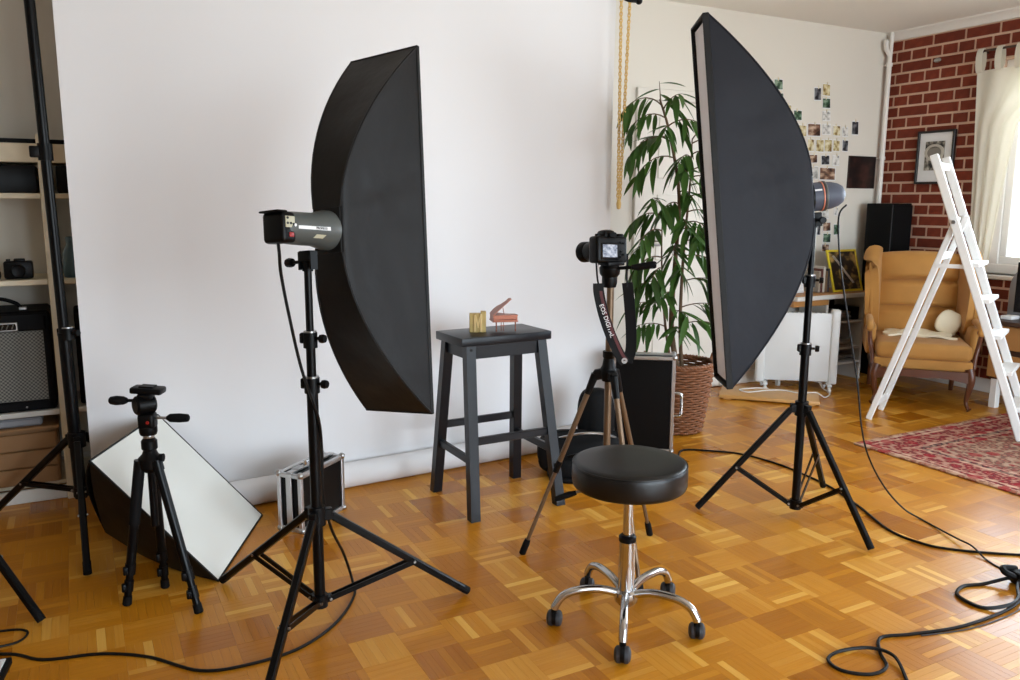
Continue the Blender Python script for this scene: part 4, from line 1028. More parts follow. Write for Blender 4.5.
lb_ = B(Mx.Translation(root)); lb_.bm.free(); lb_.bm = leaf_rest
o = lb_.obj('inner_foliage', 'leaf', t, recalc=False, sharp=80); o['kind'] = 'stuff'

# ------------------------------------------------------------------ wooden shelf at the left with its contents
t = thing('shelf_unit', 'tall pine shelf unit with open bays behind the backdrop edge', 'shelf', (-.1, 4.03, 0))
SX0, SX1, SY0, SY1 = -1.05, .62, 3.85, 4.22
def part(nm, m_, c, d, bev=.003, par=None): return B().box(c, d, bev=bev, seg=1).obj(nm, m_, par or t)
for x in (-1.03, -.078, .60):
    for y in (SY0+.022, SY1-.022): part('post', 'pine', (x, y, .765), (.046, .044, 1.53))
for z, m_ in ((1.285, 'pine'), (.935, 'pine'), (.385, 'white_board')):
    for xa, xb in ((-1.007, -.101), (-.055, .577)): part('shelf_board', m_, ((xa+xb)/2, (SY0+SY1)/2, z), (xb-xa, SY1-SY0-.02, .022))
for xa, xb in ((-1.007, -.101), (-.055, .577)):
    part('cross_rail', 'pine', ((xa+xb)/2, SY0+.016, 1.455), (xb-xa, .02, .075)); part('plinth', 'white_board', ((xa+xb)/2, SY0+.03, .028), (xb-xa, .02, .056))
    part('bottom_board', 'pine', ((xa+xb)/2, (SY0+SY1)/2+.02, .066), (xb-xa, SY1-SY0-.06, .018))
    part('top_board', 'pine', ((xa+xb)/2, (SY0+SY1)/2+.02, 1.425), (xb-xa, SY1-SY0-.06, .012))
t = thing('drawer_chest', 'light brown wooden drawers under the guitar amplifier shelf', 'drawers', (-.55, 4.03, .076))
part('carcass', 'drawer_wood', (-.55, 4.04, .195), (.86, .30, .236))
for k, (za, zb) in enumerate(((.080, .150), (.155, .225), (.230, .300))): part('drawer_front', 'drawer_wood', (-.55, 3.882, (za+zb)/2), (.85, .018, zb-za))
part('top_lip', 'drawer_wood', (-.55, 4.03, .320), (.88, .33, .014))
t = thing('storage_tray', 'pale grey tray lying on top of the brown drawers', 'tray', (-.5, 4.02, .328)); part('tray_body', 'grey_plastic', (-.52, 4.03, .346), (.7, .28, .035), .008)
t = thing('amplifier', 'black guitar combo amplifier with grey woven grille on pine shelf', 'amplifier', (-.43, 4.02, .396))
ax0, ax1, az0, az1, ay = -.79, -.108, .396, .815, 3.875
part('cabinet', 'tolex', ((ax0+ax1)/2, 4.03, (az0+az1)/2), (ax1-ax0, .28, az1-az0), .012)
part('grille', 'grille_cloth', ((ax0+ax1)/2, ay+.011, .585), (ax1-ax0-.05, .012, .30), .004)
for z, h in ((.420, .042), (.772, .072)): part('front_rail', 'tolex', ((ax0+ax1)/2, ay+.006, z), (ax1-ax0-.02, .016, h), .006)
for x in (ax0+.016, ax1-.016): part('side_rail', 'tolex', (x, ay+.006, .60), (.026, .016, .40), .006)
nmpl = part('name_plate', 'steel', (-.30, ay-.004, .756), (.15, .006, .036), .002); part('plate_inset', 'black_gloss', (-.30, ay-.0085, .756), (.136, .002, .024), .0005, nmpl)
for k in range(7):
    b = B(); b.tube([(-.355+.018*k, ay-.0105, .748), (-.348+.018*k, ay-.0105, .764)], .0022, 5); b.obj('nameplate_stroke', 'steel', nmpl)
b = B(); b.tube(smooth_path([(-.42, 3.95, .818), (-.40, 3.95, .845), (-.30, 3.95, .866), (-.23, 3.95, .845), (-.21, 3.95, .818)], 6), .008, 8); b.obj('carry_handle', 'tolex', t)
for x in (-.425, -.205): part('handle_mount', 'steel', (x, 3.95, .822), (.03, .03, .014))
b = B(); b.tube([(-.22, ay+.002, .415), (-.22, ay-.004, .415)], .004, 8); b.obj('screw', 'steel', t)
b = B(); b.box((.12, 4.03, .60), (.28, .26, .40), bev=.01); tag(b.obj('speaker_cabinet', 'tolex', loc=(.12, 4.03, .397)), 'black cabinet half hidden behind the tall pole and backdrop', 'speaker')
t = thing('film_camera', 'old black camera lying on the pine shelf above the amplifier', 'camera', (-.2, 3.93, .947))
b = B(); b.box((-.205, 3.93, .985), (.105, .05, .072), bev=.008); b.obj('camera_body', 'black_plastic', t)
b = B(); b.box((-.20, 3.93, 1.024), (.04, .035, .014), bev=.004); b.tube([(-.24, 3.93, 1.02), (-.24, 3.93, 1.03)], .008, 10); b.obj('camera_top', 'black_satin', t)
b = B(); b.lathe([(0, 0), (.026, 0), (.026, .03), (.022, .034), (0, .03)], (-.205, 3.905, .982), (0, -1, 0), 18); b.obj('camera_lens', 'black_satin', t)
b = B(); b.box((-.32, 3.93, .965), (.1, .07, .036), bev=.01); tag(b.obj('lens_pouch', 'softbox_black', loc=(-.32, 3.93, .947)), 'small flat black pouch beside the old camera on shelf', 'pouch')
b = B(); b.box((-.54, 4.02, 1.352), (.86, .32, .110), bev=.006); tag(b.obj('black_box', 'black_satin', loc=(-.54, 4.03, 1.297)), 'long black box in the upper bay beside the wooden post', 'box')
b = B(); b.box((.16, 4.02, 1.352), (.40, .32, .110), bev=.006); tag(b.obj('black_box', 'black_satin', loc=(.16, 4.03, 1.297)), 'shorter black box in the upper bay next to the backdrop edge', 'box')
b = B(); b.box((-.3, 4.04, 1.465), (1.3, .22, .06), bev=.004); b.box((-.3, 4.04, 1.505), (1.3, .20, .02)); tag(b.obj('equipment_case', 'black_satin', loc=(-.3, 4.04, 1.433)), 'long flat black case lying along the top of pine shelf', 'case')
b = B(); b.lathe([(0, 0), (.045, 0), (.05, .02), (.046, .10), (.03, .14), (.032, .17), (.028, .17), (.026, .14), (0, .13)], (.004, 3.95, .946), n=20); jg = b.obj('jug_body', 'jug_blue', loc=(.004, 3.95, .946)); jg.name = 'jug'; WORLD['jug'] = Mx.Translation((.004, 3.95, .946))
tag(jg, 'blue grey ceramic jug on shelf, peeking out beside the backdrop', 'jug')
b = B(); b.tube(smooth_path([(.044, 3.93, 1.03), (.074, 3.92, 1.04), (.074, 3.92, 1.08), (.037, 3.935, 1.09)], 5), .006, 6); b.obj('jug_handle', 'jug_blue', jg)
b = B(); b.box((.02, 4.0, .992), (.10, .14, .09), bev=.012); 
o = b.obj('black_pouch', 'softbox_black', loc=(.0, 4.0, .947)); o.location = (.14, 4.08, .947); tag(o, 'small black pouch on shelf behind the blue grey jug', 'pouch')

# ------------------------------------------------------------------ things along the back wall
t = thing('low_shelf', 'low white shelf with magazines against the white wall', 'shelf', (4.72, 4.08, 0))
def part2(nm, m_, c, d, bev=.003, par=None, rot=None): return B().box(c, d, rot, bev=bev, seg=1).obj(nm, m_, par or t)
part2('top_board', 'white_board', (4.66, 4.07, .625), (.74, .30, .030)); part2('top_veneer', 'oak', (4.66, 4.075, .643), (.72, .28, .006))
for x in (4.64, 5.015): part2('side_board', 'white_board', (x, 4.09, .305), (.022, .25, .61))
for z in (.13, .24, .43): part2('shelf_board', 'white_board', (4.83, 4.09, z), (.355, .25, .016))
part2('back_board', 'dark_wood', (4.83, 4.222, .31), (.355, .008, .60))
part2('front_drawer', 'oak', (4.45, 4.06, .588), (.34, .24, .04))
b = B(); b.bar((4.31, 4.07, 0), (4.31, 4.07, .61), .024, .024); b.obj('shelf_leg', 'white_board', t)
b = B(); b.bar((4.31, 4.19, 0), (4.31, 4.19, .61), .024, .024); b.obj('shelf_leg', 'white_board', t)
def magazine_pile(lbl, x, y, z, n, w, d, grp):
    for k in range(n):
        h = .011+.004*random.random()
        b = B(); rz = Mx.Rotation(random.uniform(-.1, .1), 3, 'Z'); b.box((x+random.uniform(-.01, .01), y+random.uniform(-.015, .01), z+h/2), (w, d, h), rz, .0015, 1)
        od = ('lowest', 'second lowest', 'third lowest', 'fourth lowest', 'fifth lowest')[k]
        tag(b.obj('magazine', 'magazine', loc=(x, y, z)), od+' '+lbl, 'magazine', grp); z += h
magazine_pile('magazine in the grey pile just under the low shelf top', 4.772, 4.07, .438, 5, .22, .2, 'magazines in the upper bay')
magazine_pile('magazine in the grey pile in the low shelf middle bay', 4.80, 4.07, .248, 4, .24, .2, 'magazines in the middle bay')
magazine_pile('magazine in the flat pile in the low shelf bottom bay', 4.82, 4.07, .138, 4, .24, .2, 'magazines in the bottom bay')
b = B(); b.box((4.965, 4.08, .484), (.07, .18, .09), bev=.006); tag(b.obj('dark_box', 'black_satin', loc=(4.965, 4.08, .438)), 'small black box beside the upper magazine pile', 'box')
# pictures and books standing on the low shelf
def leaning_picture(nm, lbl, cat, x, z, w, h, fw, fm, pic, y, lean, skew=0.):
    M = Mx.Translation((x, y, z)) @ Mx.Rotation(-lean, 4, 'X') @ Mx.Rotation(skew, 4, 'Z'); M = Mx.Translation((x, y, z)) @ Mx.Rotation(skew, 4, 'Z') @ Mx.Rotation(-lean, 4, 'X')
    t = thing(nm, lbl, cat, (x, y, z))
    b = B(M)
    for c, d in (((0, 0, fw/2), (w, .012, fw)), ((0, 0, h-fw/2), (w, .012, fw)), ((-w/2+fw/2, 0, h/2), (fw, .0116, h-2*fw+.002)), ((w/2-fw/2, 0, h/2), (fw, .0116, h-2*fw+.002))): b.box(c, d, bev=.001, seg=1)
    b.obj('picture_frame', fm, t)
    b = B(M); b.box((0, .002, h/2), (w-fw*1.6, .006, h-fw*1.6)); b.obj('picture', pic, t)
    return t
picture_mat('pic_dark_figure', (12, 12, 14), (34, 28, 20), (170, 140, 80), 3.2, 5.1)
picture_mat('pic_portrait', (20, 20, 20), (112, 106, 96), (196, 190, 178), 4.5, 1.3)
picture_mat('pic_dark_red', (18, 12, 12), (38, 22, 20), (72, 44, 38), 2.4, 3.3)
picture_mat('pic_white', (200, 200, 205), (224, 222, 222), (190, 186, 180), 3, 4)
yt = leaning_picture('framed_print', 'yellow bordered dark picture leaning on the low white shelf', 'picture', 4.86, .648, .30, .305, .015, 'frame_yellow', 'pic_dark_figure', 3.985, .30, .0)
b = B(Mx.Translation((4.86, 3.985, .648)) @ Mx.Rotation(-.30, 4, 'X')); b.bar((-.10, -.006, .26), (.06, -.006, .06), .004, .02, up=(0, 1, 0)); b.obj('pale_diagonal', 'pic_white', yt)
leaning_picture('framed_picture', 'small white framed picture leaning beside the yellow bordered one', 'picture', 4.42, .648, .17, .22, .02, 'print_white', 'pic_white', 4.06, .15, .1)
for k, (x, c_) in enumerate(((4.60, (150, 140, 126)), (4.622, (92, 52, 44)), (4.645, (196, 190, 178)), (4.668, (120, 96, 70)), (4.69, (60, 58, 62)))):
    mat('book_%d' % k, c_, .6); b = B(); b.box((x, 4.08, .648+.075+.008*(k % 3)), (.019, .13, .15+.016*(k % 3)), bev=.002, seg=1)
    o = b.obj('book', 'book_%d' % k, loc=(x, 4.08, .648)); tag(o, ('beige book', 'dark red book', 'off-white book', 'brown book', 'dark grey book')[k]+' standing upright on the low white shelf', 'book', 'books on the low shelf')
# electric panel radiator on castors
ra, rb_ = V((4.115, 4.085, 0)), V((4.535, 3.765, 0)); ru = (rb_-ra).normalized(); rn = V((ru.y, -ru.x, 0)); RL = (rb_-ra).length
t = thing('panel_radiator', 'white electric panel radiator on castors before the low shelf', 'radiator', (ra+rb_)/2); Mr = frame(ra, ru, rn*-1, (0, 0, 1))
b = B(Mr); b.box((RL/2, 0, .30), (RL-.07, .045, .47), bev=.006); b.obj('heating_panel', 'radiator', t)
for x in (.02, RL-.03): b = B(Mr); b.box((x, 0, .305), (.055, .075, .51), bev=.012, seg=3); b.obj('end_cap', 'radiator', t)
b = B(Mr)
for k in range(14): b.box((RL*.12+k*RL*.058, 0, .536), (.010, .03, .004))
o = b.obj('vent_slots', 'grey_plastic', t); o['kind'] = 'stuff'
for x in (.05, RL-.06):
    b = B(Mr); b.box((x, 0, .052), (.03, .20, .016), bev=.004); ft = b.obj('foot', 'radiator', t)
    for y in (-.085, .085): b = B(Mr); b.lathe([(0, -.010), (.018, -.010), (.022, -.006), (.022, .006), (.018, .010), (0, .010)], (x, y, .022), (1, 0, 0), 14); b.obj('castor', 'radiator', ft)
    
def on_board(a, c, z=.0345): return V((3.66+.687*a+.727*c, 3.95-.727*a+.687*c, z))
b = B(); b.tube(smooth_path([V((4.46, 3.86, .075)), V((4.455, 3.80, .02)), V((4.43, 3.72, .006)), on_board(.66, .25, .008), on_board(.60, .25), on_board(.50, .20), on_board(.40, .25), on_board(.30, .22), on_board(.18, .12), on_board(.12, .18), on_board(.22, .26), on_board(.30, .28)], 8), .0045, 6)
tag(b.obj('white_cable', 'cable_white', loc=(4.2, 3.8, .03)), 'white mains cord curled on the wooden board', 'cord')
# wooden board on the floor
t = thing('floor_board', 'honey coloured wooden board lying on the parquet before radiator', 'board', (4.03, 3.83, 0))
pa, pb_ = V((3.66, 3.95, 0)), V((4.085, 3.50, 0)); pu = (pb_-pa).normalized(); pn = V((-pu.y, pu.x, 0)); 
b = B(frame(pa, pu, pn, (0, 0, 1))); b.box(((pb_-pa).length/2, .155, .020), ((pb_-pa).length, .31, .022), bev=.003); b.obj('board_top', 'platform_wood', t)
for q in (.05, (pb_-pa).length-.05): b = B(frame(pa, pu, pn, (0, 0, 1))); b.box((q, .155, .005), (.05, .28, .010)); b.obj('board_batten', 'platform_wood', t)
# tall black loudspeaker in the corner
t = thing('loudspeaker', 'tall plain black loudspeaker standing in the corner behind armchair', 'speaker', (5.30, 4.08, 0))
part2('cabinet', 'black_satin', (5.305, 4.045, .634), (.21, .22, 1.268), .004); part2('front_grille', 'black_rubber', (5.305, 3.929, .66), (.20, .014, 1.19), .004); part2('base_plate', 'black_satin', (5.305, 4.045, .012), (.21, .235, .024), .003)
part2('corner_strip', 'grey_rubber', (5.200, 3.934, .64), (.006, .006, 1.24), .001)
# dark unframed poster
b = B(); b.box((5.225, YB-.006, 1.495), (.29, .010, .235), bev=.001, seg=1); o = b.obj('wall_poster', 'pic_dark_red', loc=(5.25, YB-.006, 1.38)); tag(o, 'dark brown red unframed picture on white wall by the corner', 'picture')
# little photo prints
PH = [(4.254, 2.06, .051, .064), (4.335, 2.066, .082, .072), (4.353, 1.98, .072, .065), (4.439, 1.896, .063, .088), (4.535, 1.872, .081, .071), (4.716, 2.027, .07, .092), (4.801, 2.06, .08, .087), (4.81, 1.969, .08, .072), (4.819, 1.882, .08, .068), (4.517, 1.781, .064, .075), (4.589, 1.769, .078, .083), (4.704, 1.78, .132, .091), (4.828, 1.79, .085, .076), (4.933, 1.784, .077, .077), (5.023, 1.78, .06, .07), (5.125, 1.811, .07, .102), (4.57, 1.671, .047, .091), (4.679, 1.674, .066, .091), (4.772, 1.673, .08, .092), (4.857, 1.676, .077, .093), (4.941, 1.679, .069, .085), (5.033, 1.682, .06, .086), (4.605, 1.588, .087, .061), (4.714, 1.58, .084, .061), (4.838, 1.574, .086, .07), (4.947, 1.574, .069, .078), (4.617, 1.512, .055, .076), (4.718, 1.483, .11, .093), (4.868, 1.478, .17, .094), (4.706, 1.184, .054, .057), (4.875, 1.188, .069, .067), (4.898, 1.097, .083, .067), (5.005, 1.076, .063, .083), (4.984, 1.207, .042, .058), (4.717, 1.066, .067, .085), (4.907, 1.015, .083, .068), (4.719, .975, .068, .067), (4.818, 1.074, .034, .077), (4.899, .942, .076, .058)]
LOOK = {'g': ((16, 34, 24), (52, 84, 60), (140, 160, 140), 'small dark green landscape print pinned to the white wall', 'dark green photo prints on the white wall'),
        'y': ((120, 92, 40), (196, 180, 130), (224, 216, 188), 'small cream and ochre print pinned to the white wall', 'cream photo prints on the white wall'),
        'd': ((14, 16, 20), (44, 46, 54), (120, 122, 126), 'small blackish print pinned to the white wall', 'blackish photo prints on the white wall'),
        'b': ((44, 26, 22), (120, 86, 66), (206, 180, 156), 'small brown skin toned print pinned to the white wall', 'brown photo prints on the white wall'),
        't': ((30, 96, 96), (110, 160, 156), (210, 220, 214), 'small teal print pinned to the white wall', 'teal photo prints on the white wall'),
        'w': ((150, 150, 146), (206, 204, 198), (226, 224, 220), 'small pale grey print pinned to the white wall', 'pale photo prints on the white wall')}
COLN = {'g': 'dark green', 'y': 'cream and ochre', 'd': 'blackish', 'b': 'brown', 't': 'teal', 'w': 'pale grey'}
ORDN = ('first', 'second', 'third', 'fourth', 'fifth', 'sixth', 'seventh')
def row_label(i):
    for lo, hi, nm in ((9, 15, 'the row of seven pinned prints'), (16, 21, 'the row of six pinned prints'), (22, 25, 'the row of four pinned prints')):
        if lo <= i <= hi: return '%s print from the brick wall in %s' % (ORDN[hi-i], nm)
    return {0: 'print at the top of the slanting prints, half behind charcoal softbox', 1: 'print at the top of the slanting prints, fully visible', 2: 'print second down the slanting prints by the charcoal softbox', 3: 'print third down the slanting prints by the charcoal softbox', 4: 'print lowest of the slanting prints by the charcoal softbox',
            5: 'lone upright print beside the column of three', 6: 'topmost print in the column of three above the row of seven', 7: 'middle print in the column of three above the row of seven', 8: 'lowest print in the column of three above the row of seven', 26: 'narrow print beside a broad blank white print',
            29: 'topmost print in the column behind the stand, under the striped strobe', 30: 'topmost print in the column right under the striped strobe', 31: 'second print in the column right under the striped strobe', 35: 'third print in the column right under the striped strobe', 38: 'lowest print in the column right under the striped strobe',
            32: 'lower of two prints hanging nearest the poster below the strobe', 33: 'upper of two prints hanging nearest the poster below the strobe', 34: 'middle print in the column behind the stand, under the striped strobe', 36: 'lowest print in the column behind the stand, above the low shelf', 37: 'narrow print between two columns below the striped strobe'}[i]
ORD = 'gggygdygwtybwywdtyyyydbbdwdwbgwbgwgggdb'
for i, (x, z, w, h) in enumerate(PH):
    c0, c1, c2, lb, gr = LOOK[ORD[i]]
    gr = 'photo prints pinned on the white wall'
    if i not in (11, 27, 28): lb = COLN[ORD[i]]+' '+row_label(i)
    if i == 11: lb, gr = 'square dark red brown print, larger than the prints beside it', None
    if i == 27: lb, gr = 'broad blank white print pinned beside a wide brown photo', None
    if i == 28: lb, gr = 'wide brown print of hands, the broadest pinned on the white wall', None
    t = thing('photo_print', lb, 'photo', (x, YB-.002, z-h/2), 0, gr)
    M = Mx.Translation((x, YB-.0035, z)) @ Mx.Rotation(random.uniform(-.05, .05), 4, 'Y') @ Mx.Rotation(-.05, 4, 'X')
    b = B(M); b.box((0, 0, 0), (w, .0016, h)); b.obj('print_paper', 'print_white', t)
    pm = picture_mat('print_%s_%d' % (ORD[i], i % 4), c0, c1, c2, 1.7, i % 4 + 1.0)
    b = B(M); b.box((0, -.0012, .0), (w*.90, .0014, h*.88)); b.obj('image', pm, t)
    b = B(M); b.box((random.uniform(-.01, .01), -.003, h/2), (.007, .006, .022), bev=.001, seg=1); b.obj('clothes_peg', 'pine', t)

# framed portrait on the bricks
t = thing('framed_portrait', 'black framed grey portrait with white mat hanging on brick wall', 'picture', (XR-.03, 3.79, 1.405))
fx = XR-.028
for c, d in (((fx, 3.79, 1.413), (.026, .285, .016)), ((fx, 3.79, 1.767), (.026, .285, .016)), ((fx, 3.656, 1.59), (.0255, .017, .340)), ((fx, 3.924, 1.59), (.0255, .017, .340))): part2('frame_bar', 'frame_black', c, d, .002)
part2('mat_board', 'print_white', (fx+.005, 3.79, 1.59), (.008, .26, .345), .0)
part2('portrait', 'pic_portrait', (fx-.001, 3.794, 1.60), (.006, .145, .20), .0)
b = B(); b.lathe([(0, 0), (.05, 0), (.05, .003), (0, .003)], (fx-.004, 3.794, 1.615), (-1, 0, 0), 24, 1.25, .85); b.obj('portrait_head', mat('portrait_grey', (128, 122, 112), .5), t)
b = B(); b.lathe([(.045, 0), (.062, 0), (.062, .004), (.045, .004), (.045, 0)], (fx-.004, 3.794, 1.622), (-1, 0, 0), 24, 1.2, .95); b.obj('portrait_scarf', mat('portrait_light', (186, 180, 168), .5), t)
b = B(); b.ball((XR-.016, 3.845, 2.255), .018, (.5, 1.6, .9), 10); tag(b.obj('hook_plate', 'steel', loc=(XR-.016, 3.845, 2.255)), 'small shiny metal hook plate fixed to an upper brick', 'hook')

# ------------------------------------------------------------------ wing armchair
AC = V((4.882, 3.424, 0)); ar = math.radians(-48.6); t = thing('armchair', 'tan velvet wing armchair with carved walnut legs in the corner', 'armchair', AC, ar)
MA = Mx.Translation(AC) @ Mx.Rotation(ar, 4, 'Z')
b = B(MA); b.box((0, -.075, .357), (.54, .56, .105), bev=.034, seg=4); cu = b.obj('seat_cushion', 'velvet', t, sharp=60)
b = B(MA); b.box((0, -.05, .275), (.56, .58, .066), bev=.014, seg=3); b.obj('seat_base', 'velvet', t, sharp=60)
b = B(MA)
def apr(i, v): x = (i-.5)*.56; return V((x, -.345-.012*math.sin(PI*i),   .246-.02*v*(1+1.1*math.cos(2*PI*i)**2*.4) - .045*v*(1-.55*math.sin(PI*i))))
b.sheet(apr, 20, 5, .022); b.obj('front_apron', 'walnut', t)
for s_ in (-1, 1): b = B(MA); b.box((s_*.275, -.04, .225), (.022, .58, .05), bev=.005); b.obj('side_rail', 'walnut', t)
def cab(x, y, ox, oy, front):
    P = smooth_path([(x, y, .262), (x+ox*.018, y+oy*.018, .205), (x+ox*.010, y+oy*.010, .13), (x-ox*.004, y-oy*.004, .06), (x+ox*.012, y+oy*.012, .022), (x+ox*.026, y+oy*.026, .009)], 4)
    n = len(P); R_ = [.030-.018*min(1, i/(n*.6))+(.006 if i > n*.86 else 0) for i in range(n)]
    R_[-1] = .009; b = B(MA); b.tube(P, R_, 10); return b.obj('leg', 'walnut', t, sharp=70)
cab(-.262, -.33, -.7, -.7, 1); cab(.262, -.33, .7, -.7, 1)
for x in (-.25, .25): b = B(MA); b.tube([(x, .22, .26), (x*1.03, .25, .10), (x*1.04, .29, .0)], [.024, .018, .014], 8); b.obj('leg', 'walnut', t)
# back: reclined pad with two stitched creases
def backf(front):
    def f(i, v):
        x = (i-.5)*.50*(1+.05*v); z = .33+.60*v; y = .17+.12*v
        pad = .080*(max(0, math.sin(PI*min(max(i, .02), .98)))**.45)
        cre = min(abs(v-.40), abs(v-.70)); pad *= 1-.85*math.exp(-(cre/.024)**2); pad *= (max(0, 1-((v-.5)*2)**8))**.5*.9+.1
        z2 = z+.02*math.sin(PI*i)*v
        return V((x, y-(pad if front else -.03), z2))
    return f
b = B(MA); b.grid(backf(True), 26, 40); b.grid(backf(False), 26, 40)
for f_, fix in ((lambda q, k: (q, 0), 0), (lambda q, k: (q, 1), 0), (lambda q, k: (0, q), 0), (lambda q, k: (1, q), 0)):
    b.grid(lambda i, v, f_=f_: backf(True)(*f_(i, 0)).lerp(backf(False)(*f_(i, 0)), v), 40, 3)
bmesh.ops.remove_doubles(b.bm, verts=list(b.bm.verts), dist=.0008); b.obj('backrest', 'velvet', t, sharp=75)
for s_ in (-1, 1):
    def wing(i, v, s_=s_):   # i: along depth from back to front, v: height
        z = .44+.55*v; d = .13+.19*math.sin(PI*min(1, .15+.85*v))**.8*(1 if v > .02 else .6)
        y = .17+.12*((z-.33)/.60) - d*i; x = s_*(.275+.045*i*(.4+.6*v)); zz = z - .10*i**3*v**4 - .03*(1-i)*v**3
        return V((x, y, zz))
    b = B(MA); b.sheet(wing, 14, 20, .085); bmesh.ops.bevel(b.bm, geom=[e for e in b.bm.edges if e.calc_face_angle(0) > 1.0], offset=.036, segments=4, affect='EDGES'); b.obj('wing', 'velvet', t, sharp=75)
    b = B(MA); b.box((s_*.298, .0, .40), (.06, .42, .20), bev=.025, seg=3); b.obj('arm_panel', 'velvet', t, sharp=60)
    b = B(MA); b.tube(smooth_path([(s_*.30, .18, .525), (s_*.308, .0, .530), (s_*.312, -.18, .526), (s_*.314, -.27, .515), (s_*.314, -.305, .492), (s_*.312, -.30, .470)], 5), [.022]*12+[.023]*10+[.022, .020, .017, .012], 10); b.obj('arm_top', 'velvet', t, sharp=70)
    b = B(MA); b.lathe([(0, 0), (.020, .001), (.026, .008), (.022, .018), (0, .024)], MA.inverted() @ (MA @ V((s_*.314, -.292, .49))), (0, -1, 0), 16); b.tube(smooth_path([(s_*.314, -.295, .478), (s_*.306, -.285, .40), (s_*.292, -.30, .33), (s_*.285, -.32, .26)], 4), .014, 8); b.obj('arm_scroll', 'walnut', t, sharp=70)
    for q in range(1): b = B(MA); b.tube([wing_p for wing_p in [V((s_*(.285+.035*(.4+.6*v)), .17+.12*((.44+.55*v-.33)/.60)-(.13+.19*math.sin(PI*min(1, .15+.85*v))**.8), .44+.50*v)) for v in [k/10 for k in range(11)]]], .010, 6); b.obj('wing_piping', 'velvet', t)
b = B(MA); b.sheet(lambda i, v: V((-.20+.40*i+.02*math.sin(7*v), .10-.20*v+.02*math.sin(5*i), .420+.022*math.sin(PI*i)*math.sin(PI*v)+.006*math.sin(13*i+5*v))), 20, 12, .014)
tag(b.obj('seat_cloth', 'cloth_cream', loc=MA @ V((0, .05, .43))), 'crumpled cream cloth lying on the armchair seat', 'cloth')
b = B(MA @ Mx.Translation((.175, .04, .500)) @ Mx.Rotation(-.5, 4, 'X') @ Mx.Rotation(.5, 4, 'Y'))
b.grid(lambda i, v: V((math.copysign(abs(math.cos(2*PI*i))**.6, math.cos(2*PI*i))*.075*math.cos(PI*(v-.5))**.6, math.copysign(abs(math.sin(2*PI*i))**.6, math.sin(2*PI*i))*.03*math.cos(PI*(v-.5)), .085*math.sin(PI*(v-.5)))), 28, 14, True)
tag(b.obj('sun_patch_pillow', 'cloth_cream', loc=MA @ V((.175, .06, .44)), sharp=80), 'small cream pillow in the armchair corner, sun patch put into its colour', 'pillow')  # pale cloth: the bright sun patch here is put into the pillow's colour

# ------------------------------------------------------------------ white step ladder
N1 = V((4.083, 3.147, 0)); wd = V((.911, .411, 0)).normalized(); WDT = .33; dS = V((.411, -.911, 0)); s_, kf, zh, zt = .787, .463, 1.17, 1.532
t = thing('step_ladder', 'white wooden folding step ladder in front of the armchair', 'ladder', N1+dS*s_/2+wd*WDT/2)
def lad(w, z, front):
    hin = N1+dS*s_*kf+V((0, 0, zh)); foot = N1+dS*s_ if front else N1
    return foot+(hin-foot)*(z/zh)+wd*w
for w in (0, WDT):
    b = B(); b.bar(lad(w, .016, True), lad(w, zt, True),   .024, .044, up=wd.cross(V((0, 0, 1))), bev=.005); b.obj('front_rail', 'ladder_white', t)
    b = B(); b.bar(lad(w+(.026 if w == 0 else -.026), .0, False), lad(w+(.026 if w == 0 else -.026), zh+.03, False), .020, .034, up=wd.cross(V((0, 0, 1))), bev=.005); b.obj('rear_leg', 'ladder_white', t)
for z in (.18, .37, .56, .75, .94):
    b = B(); c0_, c1_ = lad(.0, z, True), lad(WDT, z, True); m_ = (c0_+c1_)/2; b.box(m_+dS*.016, (WDT, .078, .024), frame((0, 0, 0), wd, V((0, 0, 1)).cross(wd), (0, 0, 1)).to_3x3(), .004, 1); b.obj('step', 'ladder_white', t)
for z in (.10, .98): b = B(); b.bar(lad(.03, z, False), lad(WDT-.03, z, False), .018, .04, bev=.003); b.obj('rear_crossbar', 'ladder_white', t)
b = B(); b.bar(lad(0, zt-.06, True), lad(WDT, zt-.06, True), .018, .04, bev=.003); b.obj('top_crossbar', 'ladder_white', t)
for w in (-.004, WDT+.004): b = B(); q = lad(w, zh, True); b.tube([q-wd*.03, q+wd*.03], .010, 12); b.obj('hinge_bolt', 'steel', t)
for w in (.002,): b = B(); b.bar(lad(w+.012, .93, False), lad(w+.012, .93, True), .006, .022); b.obj('spreader_bar', 'ladder_white', t)

# ------------------------------------------------------------------ curtain, sideboard, monitor
t = thing('curtain', 'cream tab top curtain drawn aside between brick wall and window', 'curtain', (5.38, 3.35, .35))
def yl(z): return 3.505-.085*((2.13-z)/1.75)
def yr(z):
    if z > 1.8: return 2.86+.34*((2.13-z)/.33)**1.3
    return 3.20+.14*((1.8-z)/1.4)**.8
def cur(i, v):
    z = .36+1.77*v; a, c_ = yl(z), yr(z); amp = .007+.006*(1-v)
    return V((5.362+amp*math.sin(i*PI*7+.3*math.sin(3*v))+.004*math.sin(i*5+v*3), a+(c_-a)*i, z))
b = B(); b.sheet(cur, 110, 26, .0025); b.obj('curtain_panel', 'curtain', t, sharp=80)
for k in range(6):
    y = 3.487-.128*k; b = B(); b.sheet(lambda i, v, y=y: V((5.362+.024*math.cos(PI*(i*2-.5)) if False else 5.362+.026*math.sin(2*PI*i), y-.020+.040*v, 2.12+.075+(.085*-math.cos(2*PI*i)*.9) )), 18, 3, .003); b.obj('tab_loop', 'curtain', t, sharp=80)
b = B(); b.tube([(5.362, 3.505, 2.255), (5.362, .2, 2.255)], .008, 10); o = b.obj('curtain_rod', 'dark_wood', loc=(5.362, 3.505, 2.255)); tag(o, 'thin dark rod carrying the cream tab top curtain', 'curtain rod')
b = B(); 
for y in (3.49, 1.9, .3): b.bar((5.362, y, 2.255), (5.44, y, 2.255), .012, .016)
